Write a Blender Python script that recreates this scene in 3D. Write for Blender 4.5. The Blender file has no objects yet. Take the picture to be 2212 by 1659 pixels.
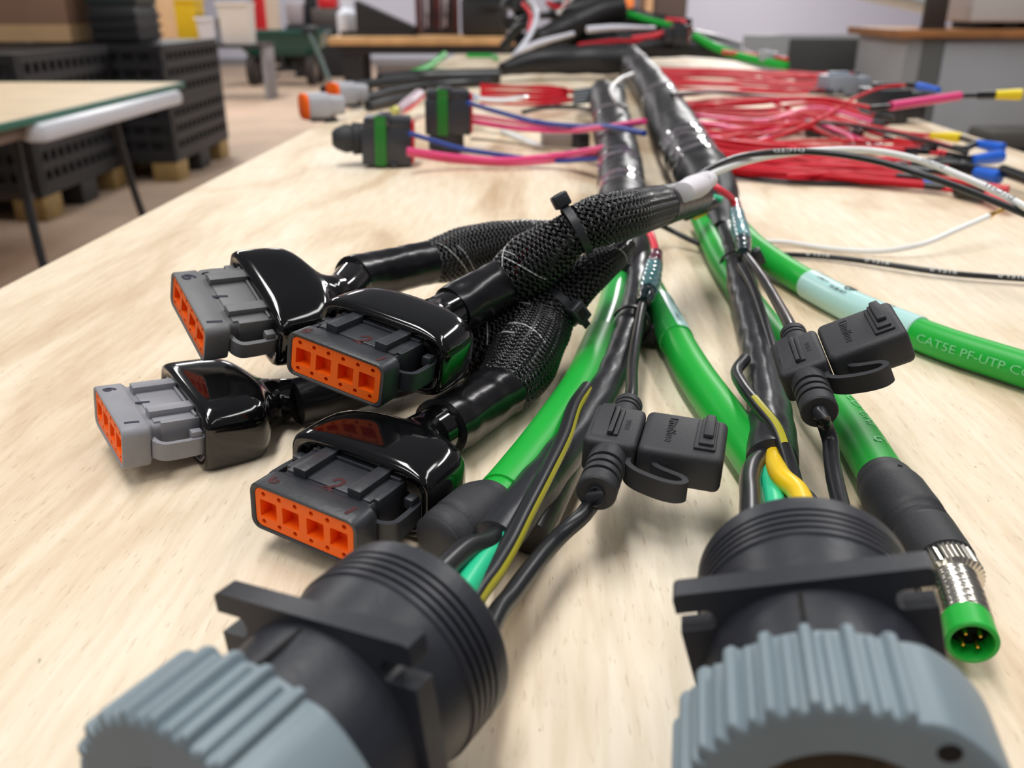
import bpy, bmesh, math, random
import numpy as np
from mathutils import Vector, Matrix, Euler
from mathutils.geometry import tessellate_polygon

SC = bpy.context.scene
COL = SC.collection
T = 0.92                      # height of the plywood table top above the floor
H = 0.16                      # camera height above the table top
F = 1900.0                    # focal length in pixels of the 2212 x 1659 frame
PITCH = math.atan((829.5 - 9.0) / F)
CP, SP = math.cos(PITCH), math.sin(PITCH)

# ------------------------------------------------------------------ camera, world, lights
cam = bpy.data.cameras.new('camera')
cam_ob = bpy.data.objects.new('camera', cam)
COL.objects.link(cam_ob)
cam_ob.location = (0, 0, T + H)
cam_ob.rotation_euler = (math.pi / 2 - PITCH, 0, 0)
cam.sensor_width = 36.0
cam.sensor_fit = 'HORIZONTAL'
cam.lens = F * 36.0 / 2212.0
cam.clip_start = 0.01
cam.clip_end = 100
cam.dof.use_dof = True
cam.dof.focus_distance = 0.305
cam.dof.aperture_fstop = 12.5
SC.camera = cam_ob

SC.view_settings.view_transform = 'Standard'
SC.view_settings.look = 'None'
SC.view_settings.gamma = 1.0
SC.view_settings.use_curve_mapping = False
SC.view_settings.exposure = -0.12

world = bpy.data.worlds.new('World')
SC.world = world
world.use_nodes = True
bg = world.node_tree.nodes['Background']
bg.inputs['Color'].default_value = (0.93, 0.95, 1.0, 1)
bg.inputs['Strength'].default_value = 0.15


def area_light(name, loc, sx, sy, power, rot=(0, 0, 0), color=(1, 0.985, 0.965)):
    l = bpy.data.lights.new(name, 'AREA')
    l.shape = 'RECTANGLE'
    l.size, l.size_y = sx, sy
    l.energy = power
    l.color = color
    o = bpy.data.objects.new(name, l)
    COL.objects.link(o)
    o.location = loc
    o.rotation_euler = rot
    return o


# overhead fluorescent tubes; the pair behind the camera is added fill
area_light('tube_or_fill_lamp', (-0.40, 0.45, T + 2.5), 0.30, 2.4, 55)
area_light('tube_or_fill_lamp', (1.5, 1.0, T + 2.5), 0.30, 2.4, 26)
area_light('tube_or_fill_lamp', (-1.5, -1.5, T + 2.4), 0.30, 2.4, 26)  # added fill behind the camera, brightens the orange front faces
area_light('tube_or_fill_lamp', (1.5, -1.7, T + 2.4), 0.30, 2.4, 10)  # weaker second fill, also added behind the camera
area_light('tube_or_fill_lamp', (-2.6, 4.4, T + 2.6), 0.30, 2.4, 46)
area_light('tube_or_fill_lamp', (2.1, 3.4, T + 2.6), 0.30, 2.4, 46)
area_light('tube_or_fill_lamp', (-3.5, 10.0, T + 2.8), 0.4, 3.6, 190)
area_light('tube_or_fill_lamp', (2.8, 10.5, T + 2.8), 0.4, 3.6, 430)
area_light('tube_or_fill_lamp', (-3.0, 15.0, T + 2.8), 0.4, 3.0, 110)
area_light('tube_or_fill_lamp', (4.0, 15.0, T + 2.8), 0.4, 3.0, 150)


# ------------------------------------------------------------------ pixel -> world
def at(px, py, h_mm):
    """point of the viewing ray of a photograph pixel at height h_mm above the table top"""
    u, v = px - 1106.0, 829.5 - py
    up, fw = v * CP - F * SP, F * CP + v * SP
    k = (h_mm / 1000.0 - H) / up
    return Vector((u * k, fw * k, T + h_mm / 1000.0))


def pd(px, py, Y):
    """point of the viewing ray of a photograph pixel on the plane y = Y"""
    u, v = px - 1106.0, 829.5 - py
    up, fw = v * CP - F * SP, F * CP + v * SP
    k = Y / fw
    return Vector((u * k, Y, T + H + up * k))


# ------------------------------------------------------------------ materials
def lin(c):
    return tuple((x / 12.92 if x <= 0.04045 else ((x + 0.055) / 1.055) ** 2.4) for x in [v / 255.0 for v in c]) + (1.0,)


MATS = {}


def mat(name, rgb=(128, 128, 128), rough=0.5, metal=0.0, coat=0.0, bump=0.0, bscale=200.0, var=0.0, vscale=30.0,
        trans=0.0, emit=0.0, spec=0.5, stretch=None):
    if name in MATS:
        return MATS[name]
    m = bpy.data.materials.new(name)
    m.use_nodes = True
    nt = m.node_tree
    b = nt.nodes['Principled BSDF']
    b.inputs['Base Color'].default_value = lin(rgb)
    b.inputs['Roughness'].default_value = rough
    b.inputs['Metallic'].default_value = metal
    b.inputs['Specular IOR Level'].default_value = spec
    if coat:
        b.inputs['Coat Weight'].default_value = coat
        b.inputs['Coat Roughness'].default_value = 0.05
    if trans:
        b.inputs['Transmission Weight'].default_value = trans
    if bump or var:
        tc = nt.nodes.new('ShaderNodeTexCoord')
        src = tc.outputs['Object']
        if stretch:
            mp = nt.nodes.new('ShaderNodeMapping')
            mp.inputs['Scale'].default_value = stretch
            nt.links.new(src, mp.inputs['Vector'])
            src = mp.outputs['Vector']
    if var:
        n = nt.nodes.new('ShaderNodeTexNoise')
        n.inputs['Scale'].default_value = vscale
        n.inputs['Detail'].default_value = 4
        nt.links.new(src, n.inputs['Vector'])
        r = nt.nodes.new('ShaderNodeValToRGB')
        r.color_ramp.elements[0].position = 0.3
        r.color_ramp.elements[1].position = 0.7
        r.color_ramp.elements[0].color = lin([max(0, v * (1 - var)) for v in rgb])
        r.color_ramp.elements[1].color = lin([min(255, v * (1 + var)) for v in rgb])
        nt.links.new(n.outputs['Fac'], r.inputs['Fac'])
        nt.links.new(r.outputs['Color'], b.inputs['Base Color'])
    if bump:
        n2 = nt.nodes.new('ShaderNodeTexNoise')
        n2.inputs['Scale'].default_value = bscale
        n2.inputs['Detail'].default_value = 3
        nt.links.new(src, n2.inputs['Vector'])
        bp = nt.nodes.new('ShaderNodeBump')
        bp.inputs['Strength'].default_value = bump
        bp.inputs['Distance'].default_value = 0.001
        nt.links.new(n2.outputs['Fac'], bp.inputs['Height'])
        nt.links.new(bp.outputs['Normal'], b.inputs['Normal'])
    MATS[name] = m
    return m


def plywood(name, light, mid, dark, sx=9.0, sy=2.2):
    m = bpy.data.materials.new(name)
    m.use_nodes = True
    nt = m.node_tree
    L = nt.links
    b = nt.nodes['Principled BSDF']
    b.inputs['Roughness'].default_value = 0.55
    b.inputs['Specular IOR Level'].default_value = 0.35
    tc = nt.nodes.new('ShaderNodeTexCoord')

    def noise(scale, vec_scale, detail=5, dist=0.0):
        mp = nt.nodes.new('ShaderNodeMapping')
        mp.inputs['Scale'].default_value = vec_scale
        L.new(tc.outputs['Object'], mp.inputs['Vector'])
        n = nt.nodes.new('ShaderNodeTexNoise')
        n.inputs['Scale'].default_value = scale
        n.inputs['Detail'].default_value = detail
        n.inputs['Distortion'].default_value = dist
        L.new(mp.outputs['Vector'], n.inputs['Vector'])
        return n.outputs['Fac']

    def ramp(fac, stops):
        r = nt.nodes.new('ShaderNodeValToRGB')
        while len(r.color_ramp.elements) < len(stops):
            r.color_ramp.elements.new(0.5)
        for e, (p, c) in zip(r.color_ramp.elements, stops):
            e.position, e.color = p, c
        L.new(fac, r.inputs['Fac'])
        return r.outputs['Color']

    def mix(kind, fac, a, c):
        x = nt.nodes.new('ShaderNodeMix')
        x.data_type = 'RGBA'
        x.blend_type = kind
        if hasattr(fac, 'links'):
            L.new(fac, x.inputs[0])
        else:
            x.inputs[0].default_value = fac
        L.new(a, x.inputs[6])
        L.new(c, x.inputs[7])
        return x.outputs[2]

    broad = ramp(noise(1.6, (sx, sy, 1), 4, 0.8), [(0.30, lin(dark)), (0.48, lin(mid)), (0.68, lin(light))])
    grain = ramp(noise(22.0, (sx * 1.2, sy * 0.5, 1), 6, 0.3), [(0.35, (0.86, 0.82, 0.76, 1)), (0.62, (1, 1, 1, 1))])
    c1 = mix('MULTIPLY', 0.75, broad, grain)
    fine = ramp(noise(160.0, (sx * 0.55, sy * 0.35, 1), 3), [(0.27, (0.72, 0.66, 0.60, 1)), (0.40, (1, 1, 1, 1))])
    c2 = mix('MULTIPLY', 0.7, c1, fine)
    speck = ramp(noise(420.0, (1, 0.5, 1), 2), [(0.20, (0.38, 0.33, 0.28, 1)), (0.27, (1, 1, 1, 1))])
    c3 = mix('MULTIPLY', 0.8, c2, speck)
    L.new(c3, b.inputs['Base Color'])
    bp = nt.nodes.new('ShaderNodeBump')
    bp.inputs['Strength'].default_value = 0.12
    bp.inputs['Distance'].default_value = 0.0006
    L.new(noise(160.0, (sx * 0.55, sy * 0.35, 1), 3), bp.inputs['Height'])
    L.new(bp.outputs['Normal'], b.inputs['Normal'])
    MATS[name] = m
    return m


PLY = plywood('plywood', (248, 235, 214), (241, 222, 195), (208, 180, 147))
GLOSS = mat('glossy_black_vinyl', (10, 10, 12), 0.10, coat=0.4)
SHRINK = mat('black_heat_shrink', (20, 20, 23), 0.22, bump=0.25, bscale=90)
TUBE = mat('black_pvc_sleeve', (42, 43, 48), 0.33, bump=0.5, bscale=70)
MATTE = mat('matte_black_rubber', (45, 46, 50), 0.58, bump=0.12, bscale=900)
NYLON = mat('black_nylon', (43, 45, 52), 0.42, var=0.12, vscale=60, bump=0.08, bscale=500)
NYLON2 = mat('black_connector_nylon', (46, 48, 53), 0.40, var=0.12, vscale=90, bump=0.1, bscale=500)
TAPE = mat('black_electrical_tape', (29, 29, 32), 0.44, bump=0.5, bscale=60)
SHINY = mat('glossy_clear_tape', (46, 47, 52), 0.12, coat=0.8, bump=0.8, bscale=70)
DARK = mat('dark_cavity', (12, 11, 11), 0.8)
GREYA = mat('grey_nylon', (112, 112, 114), 0.5, var=0.05, vscale=60)
GREYB = mat('light_grey_nylon', (140, 140, 146), 0.5, var=0.05, vscale=60)
RINGM = mat('blue_grey_nylon', (128, 143, 151), 0.45, var=0.03, vscale=40)
ORANGE = mat('orange_nylon', (255, 106, 12), 0.5, spec=0.3)
GREEN = mat('green_pvc', (24, 176, 58), 0.42)
GREENS = mat('green_clear_shrink', (46, 182, 78), 0.25)
TEAL = mat('pale_teal_label', (186, 228, 224), 0.3)
MINT = mat('mint_green_wire', (40, 205, 150), 0.35)
YEL = mat('yellow_wire', (250, 208, 30), 0.35)
YSTR = mat('yellow_stripe', (190, 182, 50), 0.45)
WHITEW = mat('white_wire', (240, 240, 240), 0.35)
BLACKW = mat('black_wire', (34, 35, 39), 0.33)
RED = mat('red_wire', (190, 10, 34), 0.5, spec=0.25)
RED2 = mat('bright_red_wire', (210, 20, 44), 0.5, spec=0.25)
PINK = mat('pink_wire', (242, 78, 142), 0.35)
CORAL = mat('coral_red_wire', (246, 66, 84), 0.35)
BLUEW = mat('blue_wire', (34, 70, 160), 0.35)
BLUET = mat('blue_terminal', (38, 105, 220), 0.3)
YELT = mat('yellow_terminal', (244, 218, 30), 0.35)
REDT = mat('red_terminal', (214, 40, 50), 0.35)
TEALC = mat('teal_clear_crimp', (104, 164, 170), 0.12, coat=0.6, trans=0.1)
MAGC = mat('purple_clear_crimp', (120, 40, 70), 0.15, coat=0.5, trans=0.2)
GOLD = mat('brass_contact', (215, 170, 70), 0.25, metal=1.0)
STEEL = mat('nickel_plating', (215, 210, 200), 0.22, metal=1.0)
INK = mat('dark_ink', (30, 28, 52), 0.6)
INKR = mat('maroon_ink', (66, 14, 18), 0.5)
PRINTW = mat('white_print', (225, 228, 228), 0.5)
PRINTB = mat('black_print', (40, 42, 46), 0.5)
PRINTG = mat('pale_green_print', (130, 214, 150), 0.5)
BRAID = mat('black_braid_filament', (24, 24, 27), 0.18, coat=0.7)
CLOTH = mat('white_cloth_label', (225, 220, 226), 0.7)


# ------------------------------------------------------------------ mesh building
class MB:
    def __init__(self):
        self.v, self.f, self.n = [], [], 0

    def add(self, v, f, M=None):
        v = np.asarray(v, float).reshape(-1, 3)
        if M is not None:
            A = np.array(M)
            v = v @ A[:3, :3].T + A[:3, 3]
        self.v.append(v)
        o = self.n
        self.f += [tuple(i + o for i in q) for q in f]
        self.n += len(v)
        return self

    def box(self, lo, hi, bev=0.0, M=None, seg=2):
        if bev <= 0:
            x0, y0, z0 = lo
            x1, y1, z1 = hi
            v = [(x0, y0, z0), (x1, y0, z0), (x1, y1, z0), (x0, y1, z0), (x0, y0, z1), (x1, y0, z1), (x1, y1, z1), (x0, y1, z1)]
            return self.add(v, [(0, 3, 2, 1), (4, 5, 6, 7), (0, 1, 5, 4), (1, 2, 6, 5), (2, 3, 7, 6), (3, 0, 4, 7)], M)
        bm = bmesh.new()
        bmesh.ops.create_cube(bm, size=1)
        for w in bm.verts:
            w.co = Vector([lo[i] + (w.co[i] + 0.5) * (hi[i] - lo[i]) for i in range(3)])
        bmesh.ops.bevel(bm, geom=bm.edges[:], offset=bev, segments=seg, affect='EDGES', profile=0.5)
        bm.verts.index_update()
        v = [tuple(w.co) for w in bm.verts]
        f = [tuple(w.index for w in q.verts) for q in bm.faces]
        bm.free()
        return self.add(v, f, M)

    def loft(self, rings, closed=True, cap0=True, cap1=True, M=None):
        """rings: list of equally long point lists"""
        n = len(rings[0])
        v = [p for r in rings for p in r]
        f = []
        for i in range(len(rings) - 1):
            for j in range(n if closed else n - 1):
                k = (j + 1) % n
                f.append((i * n + j, i * n + k, (i + 1) * n + k, (i + 1) * n + j))
        if cap0:
            f.append(tuple(range(n - 1, -1, -1)))
        if cap1:
            o = (len(rings) - 1) * n
            f.append(tuple(o + j for j in range(n)))
        return self.add(v, f, M)

    def lathe(self, prof, seg=32, M=None, cap0=True, cap1=True):
        """prof: (y, r) pairs about the local y axis"""
        rings = []
        for y, r in prof:
            rings.append([(r * math.cos(a), y, r * math.sin(a)) for a in np.linspace(0, 2 * math.pi, seg, endpoint=False)])
        return self.loft(rings, True, cap0, cap1, M)


def add_mesh(name, mb, material, smooth=35, loc=None):
    me = bpy.data.meshes.new(name)
    v = np.concatenate(mb.v) if mb.v else np.zeros((0, 3))
    if loc is not None:
        v = v - np.array(loc)
    me.from_pydata(v.tolist(), [], mb.f)
    if smooth:
        me.polygons.foreach_set('use_smooth', [True] * len(me.polygons))
        if smooth < 180:
            me.set_sharp_from_angle(angle=math.radians(smooth))
    me.materials.append(material)
    me.update()
    o = bpy.data.objects.new(name, me)
    COL.objects.link(o)
    return o


LABELS = {}


def tag(o, label, cat, group=None, kind=None):
    o['label'] = label
    o['category'] = cat
    if group:
        o['group'] = group
    if kind:
        o['kind'] = kind
    LABELS.setdefault(label, []).append((o.name, group))
    return o


def thing(name, label, cat, M=None, group=None):
    o = bpy.data.objects.new(name, None)
    o.empty_display_size = 0.01
    COL.objects.link(o)
    o.matrix_world = M if M is not None else Matrix.Identity(4)
    o['_M'] = [x for r in o.matrix_world for x in r]
    if M is not None:
        o['_M'] = [x for r in M for x in r]
    return tag(o, label, cat, group)


def part(name, mb, material, parent, world=False, smooth=35, label=None, kind=None):
    """world=True: vertices are in world space and are carried into the frame of the parent Empty"""
    if world:
        M = frame_of(parent)
        A = np.array(M.inverted())
        w = MB()
        v = np.concatenate(mb.v)
        w.v, w.f, w.n = [v @ A[:3, :3].T + A[:3, 3]], mb.f, mb.n
        mb = w
    o = add_mesh(name, mb, material, smooth)
    o.parent = parent
    if label:
        o['label'] = label
    if kind:
        o['kind'] = kind
    return o


FR = {}


def frame_of(o):
    M = Matrix.Identity(4)
    while o is not None:
        M = FR.get(o.name, Matrix.Identity(4)) @ M
        o = o.parent
    return M


def place(loc, ypr=(0, 0, 0)):
    """matrix: yaw about z, then pitch about x, then roll about y (degrees)"""
    a, b, c = [math.radians(q) for q in ypr]
    return Matrix.Translation(Vector(loc)) @ Matrix.Rotation(a, 4, 'Z') @ Matrix.Rotation(b, 4, 'X') @ Matrix.Rotation(c, 4, 'Y')


def new_thing(name, label, cat, M, group=None):
    o = thing(name, label, cat, M, group)
    FR[o.name] = M.copy()
    del o['_M']
    return o


def solid(name, mb, material, label, cat, group=None, smooth=35, kind=None):
    """a top-level thing that is one mesh; origin at its lowest middle"""
    v = np.concatenate(mb.v)
    loc = np.array([(v[:, 0].min() + v[:, 0].max()) / 2, (v[:, 1].min() + v[:, 1].max()) / 2, v[:, 2].min()])
    o = add_mesh(name, mb, material, smooth, loc)
    o.location = loc
    FR[o.name] = Matrix.Translation(Vector(loc))
    return tag(o, label, cat, group, kind)


def struct(name, mb, material, smooth=0):
    o = add_mesh(name, mb, material, smooth)
    o['kind'] = 'structure'
    return o


# ------------------------------------------------------------------ sweeps
class Path:
    """smooth path through control points (world vectors) with radii; frame keeps 'up' near +z"""

    def __init__(self, pts, rad, step=0.003):
        P = np.array([tuple(p) for p in pts], float)
        rr = np.array(rad if hasattr(rad, '__len__') else [rad] * len(P), float)
        Q = np.vstack([2 * P[0] - P[1], P, 2 * P[-1] - P[-2]])
        S = np.concatenate([[rr[0]], rr, [rr[-1]]])
        out, ro = [], []
        for i in range(1, len(Q) - 2):
            p0, p1, p2, p3 = Q[i - 1], Q[i], Q[i + 1], Q[i + 2]
            # centripetal-like tangents keep uneven spacing from overshooting
            d0, d1, d2 = [max(np.linalg.norm(b - a), 1e-9) ** 0.5 for a, b in ((p0, p1), (p1, p2), (p2, p3))]
            m1 = (p1 - p0) / d0 - (p2 - p0) / (d0 + d1) + (p2 - p1) / d1
            m2 = (p2 - p1) / d1 - (p3 - p1) / (d1 + d2) + (p3 - p2) / d2
            m1, m2 = m1 * d1, m2 * d1
            n = max(2, int(np.linalg.norm(p2 - p1) / step))
            for t in np.linspace(0, 1, n, endpoint=False):
                t2, t3 = t * t, t * t * t
                out.append((2 * t3 - 3 * t2 + 1) * p1 + (t3 - 2 * t2 + t) * m1 + (-2 * t3 + 3 * t2) * p2 + (t3 - t2) * m2)
                w = t2 * (3 - 2 * t)
                ro.append(S[i] * (1 - w) + S[i + 1] * w)
        out.append(Q[-2])
        ro.append(S[-2])
        self.p = np.array(out)
        self.r = np.array(ro)
        d = np.gradient(self.p, axis=0)
        self.t = d / np.maximum(np.linalg.norm(d, axis=1, keepdims=True), 1e-12)
        seg = np.linalg.norm(np.diff(self.p, axis=0), axis=1)
        self.s = np.concatenate([[0], np.cumsum(seg)])
        up = np.array([0, 0, 1.0])
        n0 = []
        last = None
        for tv in self.t:
            side = np.cross(tv, up)
            l = np.linalg.norm(side)
            if l < 0.15 and last is not None:
                side = last - tv * (last @ tv)
                l = np.linalg.norm(side)
            elif l < 1e-6:
                side, l = np.array([1.0, 0, 0]), 1
            side = side / l
            last = side
            n0.append(side)
        self.side = np.array(n0)
        self.up = np.cross(self.side, self.t)

    def len(self):
        return self.s[-1]

    def at(self, s):
        i = np.clip(np.searchsorted(self.s, s) - 1, 0, len(self.s) - 2)
        w = (s - self.s[i]) / max(self.s[i + 1] - self.s[i], 1e-12)
        w = min(max(w, 0), 1)
        g = lambda a: a[i] * (1 - w) + a[i + 1] * w
        return g(self.p), g(self.t), g(self.side), g(self.up), g(self.r)

    def cut(self, s0, s1):
        q = Path.__new__(Path)
        ks = np.where((self.s > s0) & (self.s < s1))[0]
        a, b = self.at(s0), self.at(s1)
        for j, nm in enumerate(('p', 't', 'side', 'up', 'r')):
            arr = getattr(self, nm)[ks]
            setattr(q, nm, np.concatenate([[a[j]], arr, [b[j]]]))
        q.s = np.concatenate([[0], self.s[ks] - s0, [s1 - s0]])
        return q


def tube(mb, path, seg=12, dr=0.0, rfun=None, capr=True, flat=1.0):
    a = np.linspace(0, 2 * math.pi, seg, endpoint=False)
    rings = []
    for i in range(len(path.p)):
        r = path.r[i] + dr
        if rfun is not None:
            rr = np.array([rfun(path.s[i], x, r) for x in a])
        else:
            rr = np.full(seg, r)
        ring = path.p[i] + np.outer(rr * np.cos(a), path.side[i]) + np.outer(rr * np.sin(a) * flat, path.up[i])
        rings.append(ring.tolist())
    if capr:
        r0 = [(path.p[0] + (np.array(q) - path.p[0]) * 0.6 - path.t[0] * path.r[0] * 0.12).tolist() for q in rings[0]]
        r1 = [(path.p[-1] + (np.array(q) - path.p[-1]) * 0.6 + path.t[-1] * path.r[-1] * 0.12).tolist() for q in rings[-1]]
        rings = [r0] + rings + [r1]
    return mb.loft(rings)


def px_path(pts, rad, step=0.003):
    """pts: (px, py, height mm); rad mm (number or list)"""
    r = [x / 1000.0 for x in rad] if hasattr(rad, '__len__') else rad / 1000.0
    return Path([p if isinstance(p, Vector) else at(*p) for p in pts], r, step)


def polyprism(mb, outer, holes, y0, y1, M=None):
    """outline in (x, z) extruded from y0 to y1, with through holes"""
    loops = [outer] + holes
    pl = [[Vector((x, z, 0)) for x, z in l] for l in loops]
    tris = tessellate_polygon(pl)
    flat = [p for l in loops for p in l]
    n = len(flat)
    v = [(x, y0, z) for x, z in flat] + [(x, y1, z) for x, z in flat]
    f = [tuple(t) for t in tris] + [tuple(n + i for i in reversed(t)) for t in tris]
    o = 0
    for l in loops:
        k = len(l)
        for i in range(k):
            j = (i + 1) % k
            f.append((o + i, o + j, n + o + j, n + o + i))
        o += k
    bm = bmesh.new()
    vs = [bm.verts.new(p) for p in v]
    for q in f:
        try:
            bm.faces.new([vs[i] for i in q])
        except ValueError:
            pass
    bmesh.ops.recalc_face_normals(bm, faces=bm.faces[:])
    bm.verts.index_update()
    vv = [tuple(w.co) for w in bm.verts]
    ff = [tuple(w.index for w in q.verts) for q in bm.faces]
    bm.free()
    return mb.add(vv, ff, M)


def rrect(w, h, r, n=5, cx=0, cz=0):
    pts = []
    for sx, sz, a0 in ((1, 1, 0), (-1, 1, 90), (-1, -1, 180), (1, -1, 270)):
        for k in range(n + 1):
            a = math.radians(a0 + 90 * k / n)
            pts.append((cx + sx * (w / 2 - r) + r * math.cos(a), cz + sz * (h / 2 - r) + r * math.sin(a)))
    return pts


def circle_pts(cx, cz, r, n=12):
    return [(cx + r * math.cos(a), cz + r * math.sin(a)) for a in np.linspace(0, 2 * math.pi, n, endpoint=False)]


def superell(w, h, n, k=36):
    out = []
    for a in np.linspace(0, 2 * math.pi, k, endpoint=False):
        c, s = math.cos(a), math.sin(a)
        out.append((w / 2 * abs(c) ** (2 / n) * math.copysign(1, c), h / 2 * abs(s) ** (2 / n) * math.copysign(1, s)))
    return out


# ------------------------------------------------------------------ lettering
def glyphs(text, size, extrude=0.0):
    """triangulated lettering in the xy plane, baseline at y = 0"""
    cu = bpy.data.curves.new('lettering', 'FONT')
    cu.body = text
    cu.size = size
    cu.extrude = extrude
    cu.resolution_u = 2
    o = bpy.data.objects.new('lettering', cu)
    me = bpy.data.meshes.new_from_object(o)
    v = np.array([tuple(w.co) for w in me.vertices]).reshape(-1, 3)
    f = [tuple(q.vertices) for q in me.polygons]
    bpy.data.objects.remove(o)
    bpy.data.curves.remove(cu)
    bpy.data.meshes.remove(me)
    return v, f


def wrap_text(mb, path, text, size, s0, theta=90, flip=False, eps=0.00012, spread=1.0):
    """lettering rolled onto a tube: x runs along the path from s0, theta is the angle round the tube (90 = top)"""
    v, f = glyphs(text, size)
    if not len(v):
        return mb
    bm = bmesh.new()
    vs = [bm.verts.new(p) for p in v]
    for q in f:
        try:
            bm.faces.new([vs[k] for k in q])
        except ValueError:
            pass
    bmesh.ops.triangulate(bm, faces=bm.faces[:])
    lim = path.at(s0)[4] * .3
    for _ in range(3):
        lg = [e for e in bm.edges if e.calc_length() > lim]
        if not lg:
            break
        bmesh.ops.subdivide_edges(bm, edges=lg, cuts=1)
        bmesh.ops.triangulate(bm, faces=bm.faces[:])
    bm.verts.index_update()
    v = np.array([tuple(q.co) for q in bm.verts])
    f = [tuple(q.index for q in p.verts) for p in bm.faces]
    bm.free()
    w = v[:, 0].max()
    mid = (v[:, 1].min() + v[:, 1].max()) / 2
    out = []
    for x, y, z in v:
        xx, yy = x * spread, y - mid
        if flip:
            xx, yy = w * spread - xx, -yy
        p, t, sd, up, r = path.at(s0 + xx)
        a = math.radians(theta) + yy / r
        out.append(p + (r + eps) * (math.cos(a) * sd + math.sin(a) * up))
    return mb.add(out, f)


def stroke(mb, pts, z, w=0.0009, M=None):
    """hand-drawn marker line on a plane: flat ribbon through 2-D points"""
    P = [Vector((x, y, z)) for x, y in pts]
    pa = Path(P, w / 2, step=0.0004)
    v, f = [], []
    for i in range(len(pa.p)):
        v += [tuple(pa.p[i] + pa.side[i] * w / 2), tuple(pa.p[i] - pa.side[i] * w / 2)]
        if i:
            f.append((2 * i - 2, 2 * i - 1, 2 * i + 1, 2 * i))
    return mb.add(v, f, M)


DIG = {'2': [(-.35, .7), (-.1, 1), (.3, .95), (.38, .6), (0, .25), (-.4, 0), (0, .08), (.45, 0)],
       '1': [(-.1, 0), (0.0, .5), (.12, 1)],
       '6': [(.35, .95), (-.1, .8), (-.4, .35), (-.15, 0), (.3, .1), (.35, .4), (0, .52), (-.3, .3)],
       '7': [(-.4, .85), (-.45, .45), (-.2, .2), (.25, .3), (.3, .55), (.1, .45)]}

mm = 0.001

# ================================================================== THE SETTING
FLOOR = mat('workshop_floor', (190, 164, 142), 0.7, var=0.05, vscale=2.0)
WALLM = mat('painted_wall', (204, 204, 219), 0.8)
struct('floor', MB().box((-12, -3, -0.05), (9, 18.05, 0)), FLOOR)
struct('wall_back', MB().box((-12, 18.0, 0), (9, 18.15, 5)), WALLM)
struct('wall_left', MB().box((-12.15, -3, 0), (-12, 18.15, 5)), WALLM)
struct('wall_right', MB().box((9, -3, 0), (9.15, 18.15, 5)), WALLM)
struct('baseboard_back', MB().box((-12, 17.97, 0), (9, 18.0, 0.12)), mat('grey_baseboard', (140, 138, 140), 0.6))

# ------------------------------------------------------------------ the plywood table everything lies on
TY = math.radians(-2.5)
MT = Matrix.Translation((-0.3475 + 0.0166, 0.134 + 0.0145, T)) @ Matrix.Rotation(TY, 4, 'Z')
wt = new_thing('work_table', 'long pale plywood work table carrying the whole wiring harness', 'table', MT)
part('tabletop', MB().box((0, 0, -0.022), (0.893, 3.14, 0), 0.0015), PLY, wt)
TL = mat('table_frame_steel', (60, 62, 66), 0.5)
for x in (0.06, 0.833):
    for y in (0.35, 2.95):
        part('leg', MB().box((x - .02, y - .02, -T), (x + .02, y + .02, -0.06)), TL, wt)
part('frame', MB().box((0.04, 0.33, -0.06), (0.853, 0.37, -0.022)).box((0.04, 2.93, -0.06), (0.853, 2.97, -0.022))
     .box((0.04, 0.37, -0.06), (0.08, 2.93, -0.022)).box((0.813, 0.37, -0.06), (0.853, 2.93, -0.022)), TL, wt)


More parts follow.
